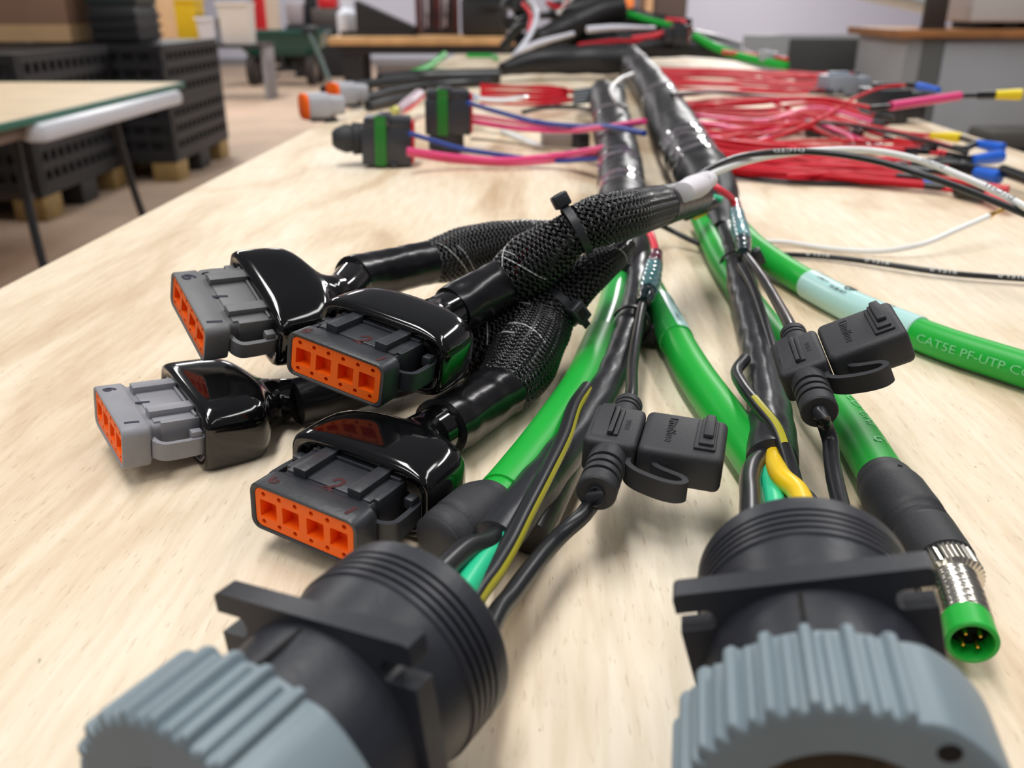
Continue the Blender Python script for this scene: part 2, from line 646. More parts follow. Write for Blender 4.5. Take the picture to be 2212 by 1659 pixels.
# ================================================================== FOREGROUND CONNECTORS
def round_connector(loc, ypr, label):
    M = place([x * mm for x in loc[:2]] + [T + loc[2] * mm], ypr)
    t = new_thing('round_connector', label, 'connector', M, 'large round connectors')
    # threaded rear collar: smooth shoulder, four grooves, rounded rim, hollow back
    pr = [(5.1, 19.5), (5.1, 22.6), (9, 22.9), (17.0, 23.6), (17.4, 24.2), (18.6, 24.2)]
    for k in range(4):
        y = 18.6 + k * 2.2
        pr += [(y + .1, 23.1), (y + .9, 23.1), (y + 1.0, 24.2), (y + 2.2, 24.2)]
    pr += [(28.6, 24.25), (30.9, 24.1), (31.8, 23.4), (32.1, 22.4), (32.1, 20.2), (31.3, 19.6), (22.0, 19.2)]
    part('threaded_collar', MB().lathe([(y * mm, r * mm) for y, r in pr], 72), NYLON, t, smooth=30)
    part('cable_well', MB().lathe([(22.5 * mm, 19.15 * mm), (22.6 * mm, 0.1 * mm)], 48), DARK, t)
    q = 24.9
    o = []
    for sx, sz in ((1, 1), (-1, 1), (-1, -1), (1, -1)):
        cx = []
        # corner with a slot that opens to the side just inside the top and bottom bars
        cx.append([(q - 6.2, 15.4), (q - 7.2, 16.0), (q - 7.8, 17.8), (q - 7.2, 19.6), (q - 6.2, 20.2)])
        pts = [(q, 9), (q, 15.4)] + cx[0] + [(q, 20.2), (q, q - 1.2), (q - .4, q - .4), (q - 1.2, q)]
        if sx * sz < 0:
            pts = pts[::-1]
        o += [(sx * x * mm, sz * z * mm) for x, z in pts]
    part('flange', polyprism(MB(), o, [], 0.0, 5.1 * mm), NYLON, t, smooth=30)
    body = [(0, 23.0), (-3, 22.9), (-8, 22.4), (-16.4, 22.0)]
    part('shell', MB().lathe([(y * mm, r * mm) for y, r in body[::-1]], 72), NYLON, t)
    part('alignment_key', MB().box((-0.5 * mm, -13 * mm, 21.9 * mm), (0.5 * mm, -1 * mm, 23.1 * mm)).lathe(
        [(0, .9 * mm), (.3 * mm, .9 * mm)], 12, Matrix.Translation((0.5 * mm, -13.6 * mm, 22.3 * mm)) @ Matrix.Rotation(math.pi / 2, 4, 'X')), DARK, t)
    # coupling ring with tall and low grip ribs and a smooth stretch on one side
    n = 720

    def rad(a, tall_only, inset):
        d = math.degrees(a) % 360
        r = 26.9
        on = 46 < d < 228
        sm = (0.5 - 0.5 * math.cos(math.radians(min(max((60 - abs(((d - 2 + 180) % 360) - 180)) / 16, 0), 1) * 180)))
        r += 1.9 * sm
        if on:
            k = d / 15.0
            e = abs(k - round(k)) * 15
            r = max(r, 26.9 + 2.0 * max(0, 1 - (e / 2.7) ** 4) if e < 2.7 else r)
            if not tall_only:
                e2 = abs((d - 7.5) / 15.0 - round((d - 7.5) / 15.0)) * 15
                r = max(r, 26.9 + 1.2 * max(0, 1 - (e2 / 2.3) ** 4) if e2 < 2.3 else r)
        return r - inset

    ang = np.linspace(0, 2 * math.pi, n, endpoint=False)
    mk = lambda y, to, ins: [(rad(a, to, ins) * mm * math.cos(a), y * mm, rad(a, to, ins) * mm * math.sin(a)) for a in ang]
    cr = lambda y, r: [(r * mm * math.cos(a), y * mm, r * mm * math.sin(a)) for a in ang]
    rings = [cr(-15.2, 22.1), cr(-15.2, 26.0), mk(-15.4, True, 0.9), mk(-16.2, True, 0.25), mk(-17.0, True, 0), mk(-17.6, False, 0),
             mk(-33.6, False, 0), mk(-34.4, False, 0.35), mk(-34.8, False, 1.2), cr(-34.8, 25.4), cr(-34.8, 17.6), cr(-34.2, 17.0), cr(-30, 16.8)]
    part('coupling_ring', MB().loft(rings, True, False, False), RINGM, t, smooth=40)
    part('insert_face', MB().lathe([(-30.0 * mm, .1 * mm), (-30.0 * mm, 18.2 * mm)], 48), mat('brown_insert', (104, 88, 66), .6), t)
    part('screw_hole', MB().lathe([(-34.95 * mm, .1 * mm), (-34.95 * mm, 1.9 * mm), (-34.6 * mm, 2.1 * mm)], 20,
                                  Matrix.Translation((18.6 * mm, 0, 16.0 * mm))), DARK, t)
    return t, M


rcR, M_R = round_connector((62.9, 142.4, 32.5), (-10.7, 3.2, -16.3),
                           'large round black connector with blue-grey ribbed ring, at the right front')
rcL, M_L = round_connector((-37.0, 134.3, 28.2), (-29.6, -0.4, -7.4),
                           'large round black connector with blue-grey ribbed ring, at the left front')


def dt_connector(loc, ypr, hmat, ink, digits, label):
    """twelve-way rectangular connector: housing, orange wedge, side latches, vinyl boot"""
    M = place([loc[0] * mm, loc[1] * mm, T + loc[2] * mm], ypr)
    t = new_thing('rectangular_connector', label, 'connector', M, 'twelve way connectors with orange wedges')
    W, Hh = 42.0, 16.6
    S = lambda l: [(x * mm, z * mm) for x, z in l]
    outer = rrect(W, Hh, 3.4)
    inner = rrect(W - 3.6, Hh - 2.6, 2.6)
    mb = MB()

    def ring(lp, y, sc=1.0):
        return [(x * sc * mm, y * mm, z * sc * mm) for x, z in lp]
    body2 = rrect(W - 6.4, Hh - 1.6, 2.6)
    mb.loft([ring(inner, 5.6), ring(inner, 0.4), ring(rrect(W - 2.6, Hh - 1.8, 2.9), 0.0), ring(rrect(W - .6, Hh - .6, 3.3), 0.0), ring(outer, 0.5),
             ring(outer, 9.0), ring(rrect(W - .4, Hh - .3, 3.2), 9.5), ring(body2, 11.0), ring(body2, 29.5)], True, True, True)
    mb.box((-16.5 * mm, 12 * mm, 6.2 * mm), (16.5 * mm, 26 * mm, 8.0 * mm), .4 * mm)
    for sx in (-1, 1):
        mb.box((sx * 16.8 * mm - 1.5 * mm, 14 * mm, -5 * mm), (sx * 16.8 * mm + 1.5 * mm, 28 * mm, 7.9 * mm), .5 * mm)
    part('housing', mb, hmat, t, smooth=40)
    for x in (-10.6, 10.8):
        part('key_rail', MB().box(((x - 2.5) * mm, 11.3 * mm, 6.5 * mm), ((x + 2.5) * mm, 27.5 * mm, 10.5 * mm), .3 * mm), hmat, t)
    part('rear_lip', MB().box((-17.5 * mm, 26.2 * mm, 5 * mm), (17.5 * mm, 27.2 * mm, 8.9 * mm), .2 * mm)
         .box((-17.5 * mm, 28.0 * mm, 5 * mm), (17.5 * mm, 29.2 * mm, 9.3 * mm), .2 * mm), hmat, t)
    # orange wedge with four square windows and two rows of six pin holes
    fl = rrect(W - 3.9, Hh - 2.9, 2.4)
    wins = []
    for x in (-13.9, -5.0, 4.6, 13.6):
        wins.append(rrect(6.6, 6.2, .35, 2, x, -0.2))
    pins = []
    for k in range(6):
        x = -15.7 + k * 6.28
        pins += [circle_pts(x, 5.0, .85, 10), circle_pts(x - .3, -5.0, .85, 10)]
    part('orange_wedge', polyprism(MB(), S(fl), [S(h) for h in wins + pins], 0.5 * mm, 5.2 * mm), ORANGE, t, smooth=25)
    part('window_floor', MB().box((-17.8 * mm, 5.1 * mm, -3.6 * mm), (17.6 * mm, 5.3 * mm, 3.2 * mm)), ORANGE, t)
    for z in (5.0, -5.0):
        part('dark_hole_floor', MB().box((-17.6 * mm, 2.2 * mm, (z - 1.15) * mm), (17.6 * mm, 2.4 * mm, (z + 1.15) * mm)), DARK, t)  # black floor strip, paints the shade down the small holes
    # bowed side latches
    for sx in (-1, 1):
        pa = Path([Vector((sx * x * mm, y * mm, -0.5 * mm)) for x, y in
                   ((18.0, 10.6), (22.0, 11.4), (24.4, 13.4), (24.8, 18), (24.6, 23), (24.2, 26.4), (23.0, 28.4))], .001, step=.0008)
        lm = MB()
        rs = []
        for i in range(len(pa.p)):
            p, sd = pa.p[i], pa.side[i]
            rs.append([tuple(p + sd * a * .95 * mm + np.array([0, 0, b * 3.4 * mm])) for a, b in ((-1, -1), (1, -1), (1, 1), (-1, 1))])
        lm.loft(rs)
        lm.box((sx * 22.6 * mm - 1.6 * mm, 23.0 * mm, 1.5 * mm), (sx * 22.6 * mm + 1.6 * mm, 27.0 * mm, 5.2 * mm), .4 * mm)
        part('side_latch', lm, hmat, t, smooth=40)
    # vinyl boot
    secs = [(30.5, 46, 17, 4), (27.4, 50, 19, 5), (26.8, 53, 22.5, 5), (27.2, 55.5, 25, 5), (28.6, 57.2, 26.6, 4.6), (31, 57.8, 27.4, 4.4), (40, 57.8, 28.2, 4.2),
            (45, 57.2, 28.3, 4), (48.5, 56.0, 28.1, 3.8), (51, 53.0, 27.6, 3.4), (53, 48.0, 26.6, 3.0), (55, 40.0, 24.8, 2.6), (57, 31.5, 22.6, 2.3), (59.5, 24.5, 20.4, 2.1), (62.5, 20.6, 19.4, 2), (68, 19.2, 19.2, 2)]
    rr = [[(x * mm, y * mm, z * mm) for x, z in superell(w, h, n, 56)] for y, w, h, n in secs]
    part('boot', MB().loft(rr), GLOSS, t, smooth=180)
    im = MB()
    top = 8.36
    for ch, x, y, sc in digits:
        zz = top if y < 10 else 8.06
        stroke(im, [(x * mm + a * sc * mm * .62, y * mm + (b - .5) * sc * mm) for a, b in DIG[ch]], zz * mm + .00005, .0013)
    part('marker_digit', im, ink, t)
    back = M.to_3x3() @ Vector((0, 1, 0))
    return t, M @ Vector((0, 66 * mm, 0)), back


c3, e3, d3 = dt_connector((-63.5, 227.4, 15.3), (-28.9, -0.1, 4.1), NYLON2, INKR, [('7', -14.5, 4.8, 5), ('2', 1.5, 13.5, 7), ('1', 15, 4.6, 4.5)],
                          'black rectangular connector marked 2, lying lowest, just behind the left round connector')
c2, e2, d2 = dt_connector((-62.1, 283.3, 43.0), (-27.3, -2.2, 8.8), NYLON2, INKR, [('6', -16, 4.8, 4), ('2', 1.5, 13.5, 7), ('1', 16, 4.6, 4.5)],
                          'black rectangular connector marked 2, raised on top of the other connector leads')
c1, e1, d1 = dt_connector((-130.4, 335.0, 45.0), (-53.4, -3.8, 22.2), GREYA, INK, [('6', -14.5, 5.2, 5), ('1', 0, 12.5, 6.5), ('1', 15.5, 5.0, 6)],
                          'dark grey rectangular connector marked 6 1 1, uppermost and furthest from the camera')
c4, e4, d4 = dt_connector((-149.4, 292.1, 16.6), (-53.9, -6.0, 5.0), GREYB, INK, [('6', -14, 4.5, 4.0), ('1', 0, 12.5, 5), ('1', 15, 4.8, 5)],
                          'light grey rectangular connector with faded digits, lying at the far left on the plywood')


# ------------------------------------------------------------------ fuse holders
def fuse_holder(loc, ypr, label):
    M = place([loc[0] * mm, loc[1] * mm, T + loc[2] * mm], ypr)
    t = new_thing('fuse_holder', label, 'fuse holder', M, 'in-line fuse holders')
    B = lambda a, b, bev: MB().box([x * mm for x in a], [x * mm for x in b], bev * mm, seg=3)
    part('cap', B((0.15, -13, -6.5), (27, 13, 6.5), 2.3), MATTE, t, smooth=60)
    part('base', B((-17.5, -12.6, -6.3), (-0.15, 12.6, 6.3), 2.0), MATTE, t, smooth=60)
    part('cap_latch', B((17.3, -9, 6.2), (24.0, 9.5, 7.5), .35).box((18.6 * mm, -7.6 * mm, 7 * mm), (23.3 * mm, 9.2 * mm, 8.6 * mm), .35 * mm)
         .box((19.6 * mm, -4.6 * mm, 8 * mm), (22.8 * mm, 9.0 * mm, 10.2 * mm), .7 * mm), MATTE, t)
    wl = B((-8.4, -8.3, 6.0), (-6.9, 9, 7.2), .3).box((-10.2 * mm, -8.3 * mm, 6 * mm), (-8.6 * mm, 9 * mm, 8.0 * mm), .3 * mm)
    wl.loft([[(-15.2 * mm, -9 * mm, 6 * mm), (-10.4 * mm, -9 * mm, 6 * mm), (-10.4 * mm, -9 * mm, 6.2 * mm), (-15.2 * mm, -9 * mm, 6.2 * mm)],
             [(-15.2 * mm, -2 * mm, 6 * mm), (-10.4 * mm, -2 * mm, 6 * mm), (-10.4 * mm, -2 * mm, 8.6 * mm), (-15.2 * mm, -2 * mm, 8.2 * mm)],
             [(-14.6 * mm, 9 * mm, 6 * mm), (-10.4 * mm, 9 * mm, 6 * mm), (-10.4 * mm, 9 * mm, 8.8 * mm), (-14.6 * mm, 9 * mm, 8.2 * mm)]])
    part('base_latch', wl, MATTE, t)
    v, f = glyphs('Littelfuse', 4.3 * mm, .25 * mm)
    A = Matrix(((0, 1, 0, 7.9 * mm), (-1, 0, 0, 9.0 * mm), (0, 0, 1, 6.55 * mm), (0, 0, 0, 1)))
    part('raised_lettering', MB().add(v, f, A), MATTE, t, smooth=30)
    v, f = glyphs('WSFH', 2.4 * mm, .12 * mm)
    A = Matrix(((0, 1, 0, -5.6 * mm), (-1, 0, 0, 3.6 * mm), (0, 0, 1, 6.3 * mm), (0, 0, 0, 1)))
    part('raised_lettering', MB().add(v, f, A), MATTE, t, smooth=30)
    # ribbed cable boots
    for sy, x0, ln, r0, r1 in ((-1, -8.6, 20.5, 6.3, 6.2), (1, -8.2, 14, 5.6, 5.0)):
        pr = [(0, r0), (ln * .28, r0)]
        nr = 3
        st = ln * .58 / nr
        for k in range(nr):
            y = ln * .28 + k * st
            pr += [(y + .15, r0 - 1.3), (y + st * .36, r0 - 1.3), (y + st * .36 + .15, r1), (y + st, r1)]
        pr += [(ln - .6, r1), (ln, r1 - .5), (ln, 2.6)]
        m = Matrix.Translation((x0 * mm, sy * 12.2 * mm, -0.2 * mm)) @ (Matrix.Rotation(math.pi, 4, 'Z') if sy < 0 else Matrix.Identity(4))
        part('cable_boot', MB().lathe([(y * mm, r * mm) for y, r in pr], 32, m), MATTE, t, smooth=30)
    # tether strap loop
    pa = Path([Vector((x * mm, y * mm, -1.2 * mm)) for x, y in
               ((-2.2, -11.8), (-2.0, -15.5), (0.8, -18.6), (5.5, -20.9), (10.5, -22.4), (14.5, -22.4), (16.6, -20.8), (15.4, -18.6), (12.0, -17.0), (8.6, -15.6), (6.4, -14.0), (6.0, -12.0))],
              .001, step=.0006)
    rs = []
    for i in range(len(pa.p)):
        p, sd = pa.p[i], pa.side[i]
        rs.append([tuple(p + sd * a * .95 * mm + np.array([0, 0, b * mm])) for a, b in ((-1, -3.8), (1, -3.8), (1, 3.2), (-1, 3.2))])
    part('tether_strap', MB().loft(rs), MATTE, t, smooth=40)
    fr = M @ Vector((-8.6 * mm, -32.0 * mm, -.2 * mm))
    bk = M @ Vector((-8.2 * mm, 26.5 * mm, -.2 * mm))
    return t, fr, bk, M


fh1, f1f, f1b, MF1 = fuse_holder((42.5, 258.5, 26.8), (-16.0, 3.5, 2.3), 'black fuse holder with tether strap, left of the two, nearest the camera')
fh2, f2f, f2b, MF2 = fuse_holder((113.6, 295.5, 43.1), (-6.7, 6.5, -26.5), 'black fuse holder with tether strap, right of the two, tilted over the green cable')

# ================================================================== BRAIDED LEADS
def shrink_noise(amp, k=3, sc=260.0, ph=0.0):
    def fn(s, a, r):
        return r * (1 + amp * (math.sin(s * sc + 1.7 * math.sin(a * 2 + ph) + ph) * math.sin(a * k + s * 90 + ph) + .5 * math.sin(s * sc * 2.3 + a * 2 + ph)))
    return fn


def braid_mesh(path, n=18, pitch=0.046, fr=0.00044, dr=0.0, filaments=2):
    """plain over-and-under weave: n bands of filaments each way"""
    mb = MB()
    L = path.len()
    m = max(8, int(L / 0.00032))
    ss = np.linspace(0, L, m)
    q_ = [path.at(s) for s in ss]
    P, SD, UP = [np.array([q[k] for q in q_]) for k in (0, 2, 3)]
    R = np.array([q[4] for q in q_]) + dr
    off = np.array([0, .5 * math.pi, math.pi, 1.5 * math.pi])
    I, J = np.meshgrid(np.arange(m - 1), np.arange(4), indexing='ij')
    K = (J + 1) % 4
    f0 = np.stack([I * 4 + J, I * 4 + K, I * 4 + 4 + K, I * 4 + 4 + J], -1).reshape(-1, 4)
    for d in (1, -1):
        wob = d * 0.00050 * np.cos(2 * math.pi * n * ss / pitch)
        for k in range(n):
            for q in range(filaments):
                th = d * ss / pitch * 2 * math.pi + 2 * math.pi * k / n + (q - (filaments - 1) / 2) * 0.27 * 2 * math.pi / n
                rad = SD * np.cos(th)[:, None] + UP * np.sin(th)[:, None]
                c = P + rad * (R + wob)[:, None]
                tg = np.gradient(c, axis=0)
                tg /= np.linalg.norm(tg, axis=1, keepdims=True)
                bn = np.cross(tg, rad)
                rings = c[:, None, :] + fr * (np.cos(off)[None, :, None] * rad[:, None, :] + np.sin(off)[None, :, None] * bn[:, None, :])
                o = mb.n
                mb.v.append(rings.reshape(-1, 3))
                mb.f += (f0 + o).tolist()
                mb.n += m * 4
    return mb


def helix_path(path, ang0, turns, rr, step=0.003):
    L = path.len()
    pts = []
    for s in np.linspace(0, L, max(6, int(L / .006))):
        p, t, sd, up, r = path.at(s)
        a = ang0 + turns * 2 * math.pi * s / L
        q = max(r - 0.0021, .001)
        pts.append(Vector(p + q * (math.cos(a) * sd + math.sin(a) * up)))
    return Path(pts, rr, step)


def lead(end, back, sleeve, braid, label, r_sleeve, r_braid, seed, tracer=True, group='braided connector leads'):
    """glossy heat-shrink sleeve over the boot neck, then open braid over the wires.  sleeve, braid: (px, py, h)"""
    rnd = random.Random(seed)
    S = [at(*p) for p in sleeve]
    B = [at(*p) for p in braid]
    t = new_thing('braided_lead', label, 'cable', Matrix.Translation(B[0]), group)
    n = len(S)
    neck = Path([Vector(end) - Vector(back) * .006, Vector(end), S[0] + (S[1] - S[0]).normalized() * .002], [.0094, .0094, .0095], .002)
    part('boot_neck', tube(MB(), neck, 28), GLOSS, t, world=True, smooth=60)
    rs = [r_sleeve * mm] * n
    sp = Path(S, rs, .002)
    part('heat_shrink_sleeve', tube(MB(), sp, 28, rfun=shrink_noise(.022, 3, 240, seed)), SHRINK, t, world=True, smooth=60)
    bp = Path([S[-1] - (S[-1] - S[-2]).normalized() * .004] + B, [r_sleeve * mm * .92] + [q * mm for q in r_braid], .002)
    part('wire_core', tube(MB(), bp, 16, dr=-.0032), DARK, t, world=True)
    cols = [BLACKW, BLACKW, BLACKW, RED, BLACKW, BLACKW, BLACKW, WHITEW, BLACKW, BLACKW, RED, BLACKW]
    for k in range(12):
        part('inner_wire', tube(MB(), helix_path(bp, 2 * math.pi * k / 12 + seed, .35, .00125), 6), cols[k], t, world=True, smooth=60)
    part('braid', braid_mesh(bp), BRAID, t, world=True, smooth=180, kind='stuff')
    if tracer:
        for k in range(4):
            tm = MB()
            s0 = rnd.uniform(0.0, max(.01, bp.len() - .03))
            a0 = rnd.uniform(0.1, 3.0)
            d = rnd.choice((-1, 1))
            pts = []
            for j in range(6):
                p, tt, sd, up, r = bp.at(s0 + j * .0022)
                a = a0 + d * j * .0022 / .040 * 2 * math.pi
                pts.append(Vector(p + (r + .0006) * (math.cos(a) * sd + math.sin(a) * up)))
            tube(tm, Path(pts, .0002, .001), 5)
            part('tracer_thread', tm, WHITEW, t, world=True, smooth=60)
    return t, bp


g2, bp2 = lead(e2, d2, [(978, 673, 40), (1015, 652, 42), (1060, 627, 44), (1098, 606, 45)], [(1118, 592, 49), (1150, 568, 54), (1190, 540, 60), (1225, 512, 66), (1245, 496, 69), (1268, 486, 71)],
               'braided black lead running up from the raised connector marked 2 to the cable tie', 11.2, [12.2, 13.2, 11.8, 9.4, 8.2, 7.4], 1)
g1, bp1 = lead(e1, d1, [(762, 604, 42), (800, 594, 41), (860, 582, 40), (938, 565, 39)], [(960, 559, 40), (1000, 545, 42), (1060, 530, 45), (1120, 520, 48), (1200, 512, 52), (1250, 500, 56)],
               'braided black lead running from the uppermost grey connector, behind the other leads', 11.0, [11.5, 12.2, 11.4, 10, 8, 7], 2)
g3, bp3 = lead(e3, d3, [(952, 926, 15), (990, 903, 14), (1035, 874, 13.5), (1083, 842, 13.5)], [(1098, 826, 14), (1125, 785, 17), (1165, 715, 24), (1205, 660, 33), (1265, 600, 44), (1310, 562, 48), (1345, 532, 46)],
               'braided black lead curving right of the lowest connector marked 2, with red tracer wires', 11.6, [12.8, 15.0, 13.6, 10.6, 8.6, 7.6, 6], 3)
g4, bp4 = lead(e4, d4, [(640, 868, 10.5), (700, 852, 11), (780, 830, 12), (880, 803, 12), (960, 778, 14)], [(985, 768, 15), (1030, 752, 18), (1085, 722, 23), (1140, 690, 29), (1200, 648, 36), (1260, 605, 40), (1320, 560, 40)],
               'braided black lead from the light grey connector, passing under the raised connector', 9.8, [10.5, 11.3, 10.6, 9.2, 8.2, 7.2, 6], 4)

# main braid where the leads merge, with its taped end
tmb = new_thing('braided_bundle', 'thick braided black bundle from the cable tie to the taped end with the white label', 'cable', Matrix.Translation(at(1330, 480, 70)))
mp = px_path([(1228, 509, 66.5), (1245, 497, 69), (1290, 478, 72), (1350, 464, 72), (1405, 450, 68), (1445, 440, 64)], [7.2, 9.6, 10.6, 10.4, 9.8, 9.0])
part('wire_core', tube(MB(), mp, 16, dr=-.0028), DARK, tmb, world=True)
for k in range(14):
    part('inner_wire', tube(MB(), helix_path(mp, 2 * math.pi * k / 14, .3, .0014), 6), WHITEW if k == 3 else BLACKW, tmb, world=True, smooth=60)
part('braid', braid_mesh(mp, 20, .052), BRAID, tmb, world=True, smooth=180, kind='stuff')
tp = px_path([(1425, 446, 66), (1450, 439, 63), (1480, 430, 59), (1505, 424, 55)], [10.3, 10.2, 10.2, 9.8])
part('tape_wrap', tube(MB(), tp, 28, rfun=shrink_noise(.02, 2, 500)), TAPE, tmb, world=True, smooth=60)


def zip_tie(path_pt, tdir, r, ang, label, width=3.6, tail=0.0, tdir_tail=None):
    """band round a bundle with its locking head at angle ang (degrees, 90 = top)"""
    t_ = Vector(tdir).normalized()
    sd = t_.cross(Vector((0, 0, 1))).normalized()
    up = sd.cross(t_)
    M = Matrix.Identity(4)
    for i in range(3):
        M[i][0], M[i][1], M[i][2], M[i][3] = sd[i], t_[i], up[i], path_pt[i]
    z = new_thing('cable_tie', label, 'cable tie', M)
    w = width * mm / 2
    part('band', MB().lathe([(-w, r), (-w, r + .0011), (w, r + .0011), (w, r), (-w, r)], 40, None, False, False), NYLON2, z, smooth=30)
    a = math.radians(ang)
    MH = Matrix.Rotation(-(a - math.pi / 2), 4, 'Y') @ Matrix.Translation((0, 0, r + .001))
    hb = MB().box((-.0050, -.0036, -.0004), (.0050, .0036, .0058), .0009, MH)
    part('head', hb, NYLON2, z, smooth=60)
    part('slot', MB().box((-.0052, -.0017, .0012), (-.0048, .0017, .0034), 0, MH).box((-.0024, -.0019, .0056), (.0024, .0019, .00595), 0, MH), DARK, z)
    if tail:
        part('cut_tail', MB().box((.004, -w, .0012), (.004 + tail, w, .0024), .0003, MH), NYLON2, z)
    return z


def on(path, s, r, ang, label, **k):
    p, t, sd, up, rr = path.at(s)
    return zip_tie(Vector(p), t, r, ang, label, **k)



# ================================================================== TAPED TRUNKS
def s_near(path, px, py):
    """arc length at which a path passes closest to a photograph pixel"""
    d = path.p - np.array((0, 0, T + H))
    dep = d[:, 1] * CP - d[:, 2] * SP
    x = 1106 + F * d[:, 0] / dep
    y = 829.5 - F * (d[:, 1] * SP + d[:, 2] * CP) / dep
    return path.s[np.argmin((x - px) ** 2 + (y - py) ** 2)]


def lumpy(amp, seed):
    r_ = random.Random(seed)
    ph = [r_.uniform(0, 6.28) for _ in range(8)]

    def fn(s, a, r):
        ridge = .5 * abs(math.sin(a * 3.5 + ph[0] + 6 * math.sin(s * 5 + ph[1]))) + .3 * math.sin(a * 7 + ph[2] + s * 18)
        wrap = .35 * math.sin((s - a * .004) * 210 + ph[3]) + .3 * math.sin((s + a * .006) * 83 + ph[4])
        return r * (1 + amp * (ridge + wrap))
    return fn


on(mp, s_near(mp, 1242, 494), .0108, 105, 'black cable tie with square head on top of the merging braided leads')
on(bp3, s_near(bp3, 1205, 660), .0114, 5, 'black cable tie round the lower braided lead, head facing the green cable', tail=.006)
lumpy5, lumpy9 = lumpy(.05, 5), lumpy(.05, 9)
trL = new_thing('taped_trunk', 'left thick black taped wire trunk running away down the table', 'cable', Matrix.Translation(at(1340, 400, 0)), None)
pL = px_path([(1352, 600, 12), (1350, 545, 17), (1348, 480, 20), (1343, 410, 21), (1336, 340, 22), (1322, 270, 24), (1312, 225, 26), (1300, 200, 26)],
             [9, 15, 18.5, 19.5, 20.5, 23, 25, 20], .004)
part('tape_wrap', tube(MB(), pL, 40, rfun=lumpy5), TAPE, trL, world=True, smooth=60)
for px_, py_ in ((1345, 425), (1336, 372), (1318, 268)):
    q_ = s_near(pL, px_, py_)
    part('glossy_tape_band', tube(MB(), pL.cut(max(q_ - .022, 0), q_ + .022), 40, dr=.0003, rfun=(lambda s, a, r, o=max(q_ - .022, 0): lumpy5(s + o, a, r)), capr=False), SHINY, trL, world=True, smooth=60)
part('yellow_tape_mark', wrap_text(MB(), pL, '/', .012, .47, 95, spread=1.6), YSTR, trL, world=True)
trR = new_thing('taped_trunk', 'right thick black taped wire trunk running away down the table, with many red wires', 'cable', Matrix.Translation(at(1450, 290, 0)), None)
pR = px_path([(1562, 500, 16), (1553, 455, 20), (1540, 415, 24), (1512, 370, 27), (1480, 320, 29), (1450, 265, 31), (1425, 215, 32), (1395, 170, 34), (1365, 135, 36), (1340, 105, 38), (1325, 80, 40)],
             [8, 13, 19, 23, 25, 26, 27, 28, 30, 32, 26], .005)
part('tape_wrap', tube(MB(), pR, 40, rfun=lumpy9), TAPE, trR, world=True, smooth=60)

for px_, py_ in ((1512, 362), (1490, 330), (1428, 225), (1385, 150), (1352, 118)):
    q_ = s_near(pR, px_, py_)
    part('glossy_tape_band', tube(MB(), pR.cut(max(q_ - .028, 0), q_ + .028), 40, dr=.0003, rfun=(lambda s, a, r, o=max(q_ - .028, 0): lumpy9(s + o, a, r)), capr=False), SHINY, trR, world=True, smooth=60)

# ================================================================== GREEN CABLES
def cable(name, pts, rad, material, label, cat='cable', group=None, seg=20, step=.003, **kw):
    pa = px_path(pts, rad, step)
    o = solid(name, tube(MB(), pa, seg, **kw), material, label, cat, group, smooth=60)
    return o, pa


gc1, gp1 = cable('green_cable', [(1345, 575, 10), (1334, 610, 9), (1318, 680, 9), (1290, 755, 9), (1256, 835, 9.5), (1205, 915, 9.5), (1140, 1005, 10), (1085, 1072, 10.5), (1052, 1105, 11)],
                 [7.4, 7.6, 7.8, 7.8, 7.9, 8.0, 8.0, 7.8, 7.6], GREEN, 'bright green cable beside the braided leads, ending in a black plug at the left front')
tl = gp1.len()
part('clear_shrink', tube(MB(), gp1.cut(tl * .02, tl * .46), 24, dr=.0004), GREENS, gc1, world=True, smooth=60)
part('clear_shrink', tube(MB(), gp1.cut(tl * .42, tl * .965), 24, dr=.0008), GREEN, gc1, world=True, smooth=60)
gc2, gp2 = cable('green_cable', [(1400, 615, 14), (1422, 660, 12), (1460, 735, 10), (1505, 815, 9), (1560, 893, 8.5), (1612, 965, 8.5), (1650, 1020, 8.5), (1690, 1085, 9), (1720, 1130, 9)],
                 [7.6, 7.8, 8.0, 8.3, 8.3, 8.0, 8.0, 8.0, 7.5], GREEN, 'green cable with a narrow teal label, running diagonally between the two fuse holders')
tl = gp2.len()
part('cable_label', tube(MB(), gp2.cut(tl * .12, tl * .335), 24, dr=.0005), GREENS, gc2, world=True, smooth=60)


def tube_patch(path, s0, s1, a0, a1, dr=.0006, n=40, k=8):
    mb = MB()
    v, f = [], []
    for i in range(n):
        p, t, sd, up, r = path.at(s0 + (s1 - s0) * i / (n - 1))
        for j in range(k):
            a = math.radians(a0 + (a1 - a0) * j / (k - 1))
            v.append(p + (r + dr) * (math.cos(a) * sd + math.sin(a) * up))
    for i in range(n - 1):
        for j in range(k - 1):
            f.append((i * k + j, i * k + j + 1, (i + 1) * k + j + 1, (i + 1) * k + j))
    return mb.add(v, f)


part('label_print', tube_patch(gp2, tl * .125, tl * .33, 90, 150), TEAL, gc2, world=True, smooth=60)
part('label_lettering', wrap_text(wrap_text(MB(), gp2, 'CABLE 2  PN 4471', .0034, tl * .15, 128, eps=.0009), gp2, 'CABLE 2', .003, tl * .26, 108, eps=.0009), PRINTB, gc2, world=True)
gc3, gp3 = cable('green_cable', [(1598, 500, 14), (1632, 535, 12), (1690, 578, 10), (1750, 615, 9), (1850, 667, 9), (1950, 708, 9), (2050, 746, 9), (2150, 778, 9), (2260, 812, 9), (2400, 850, 9), (2600, 890, 9)],
                 8.1, GREEN, 'green cable with a wide pale teal wrap label, leaving the frame at the right')
tl = gp3.len()


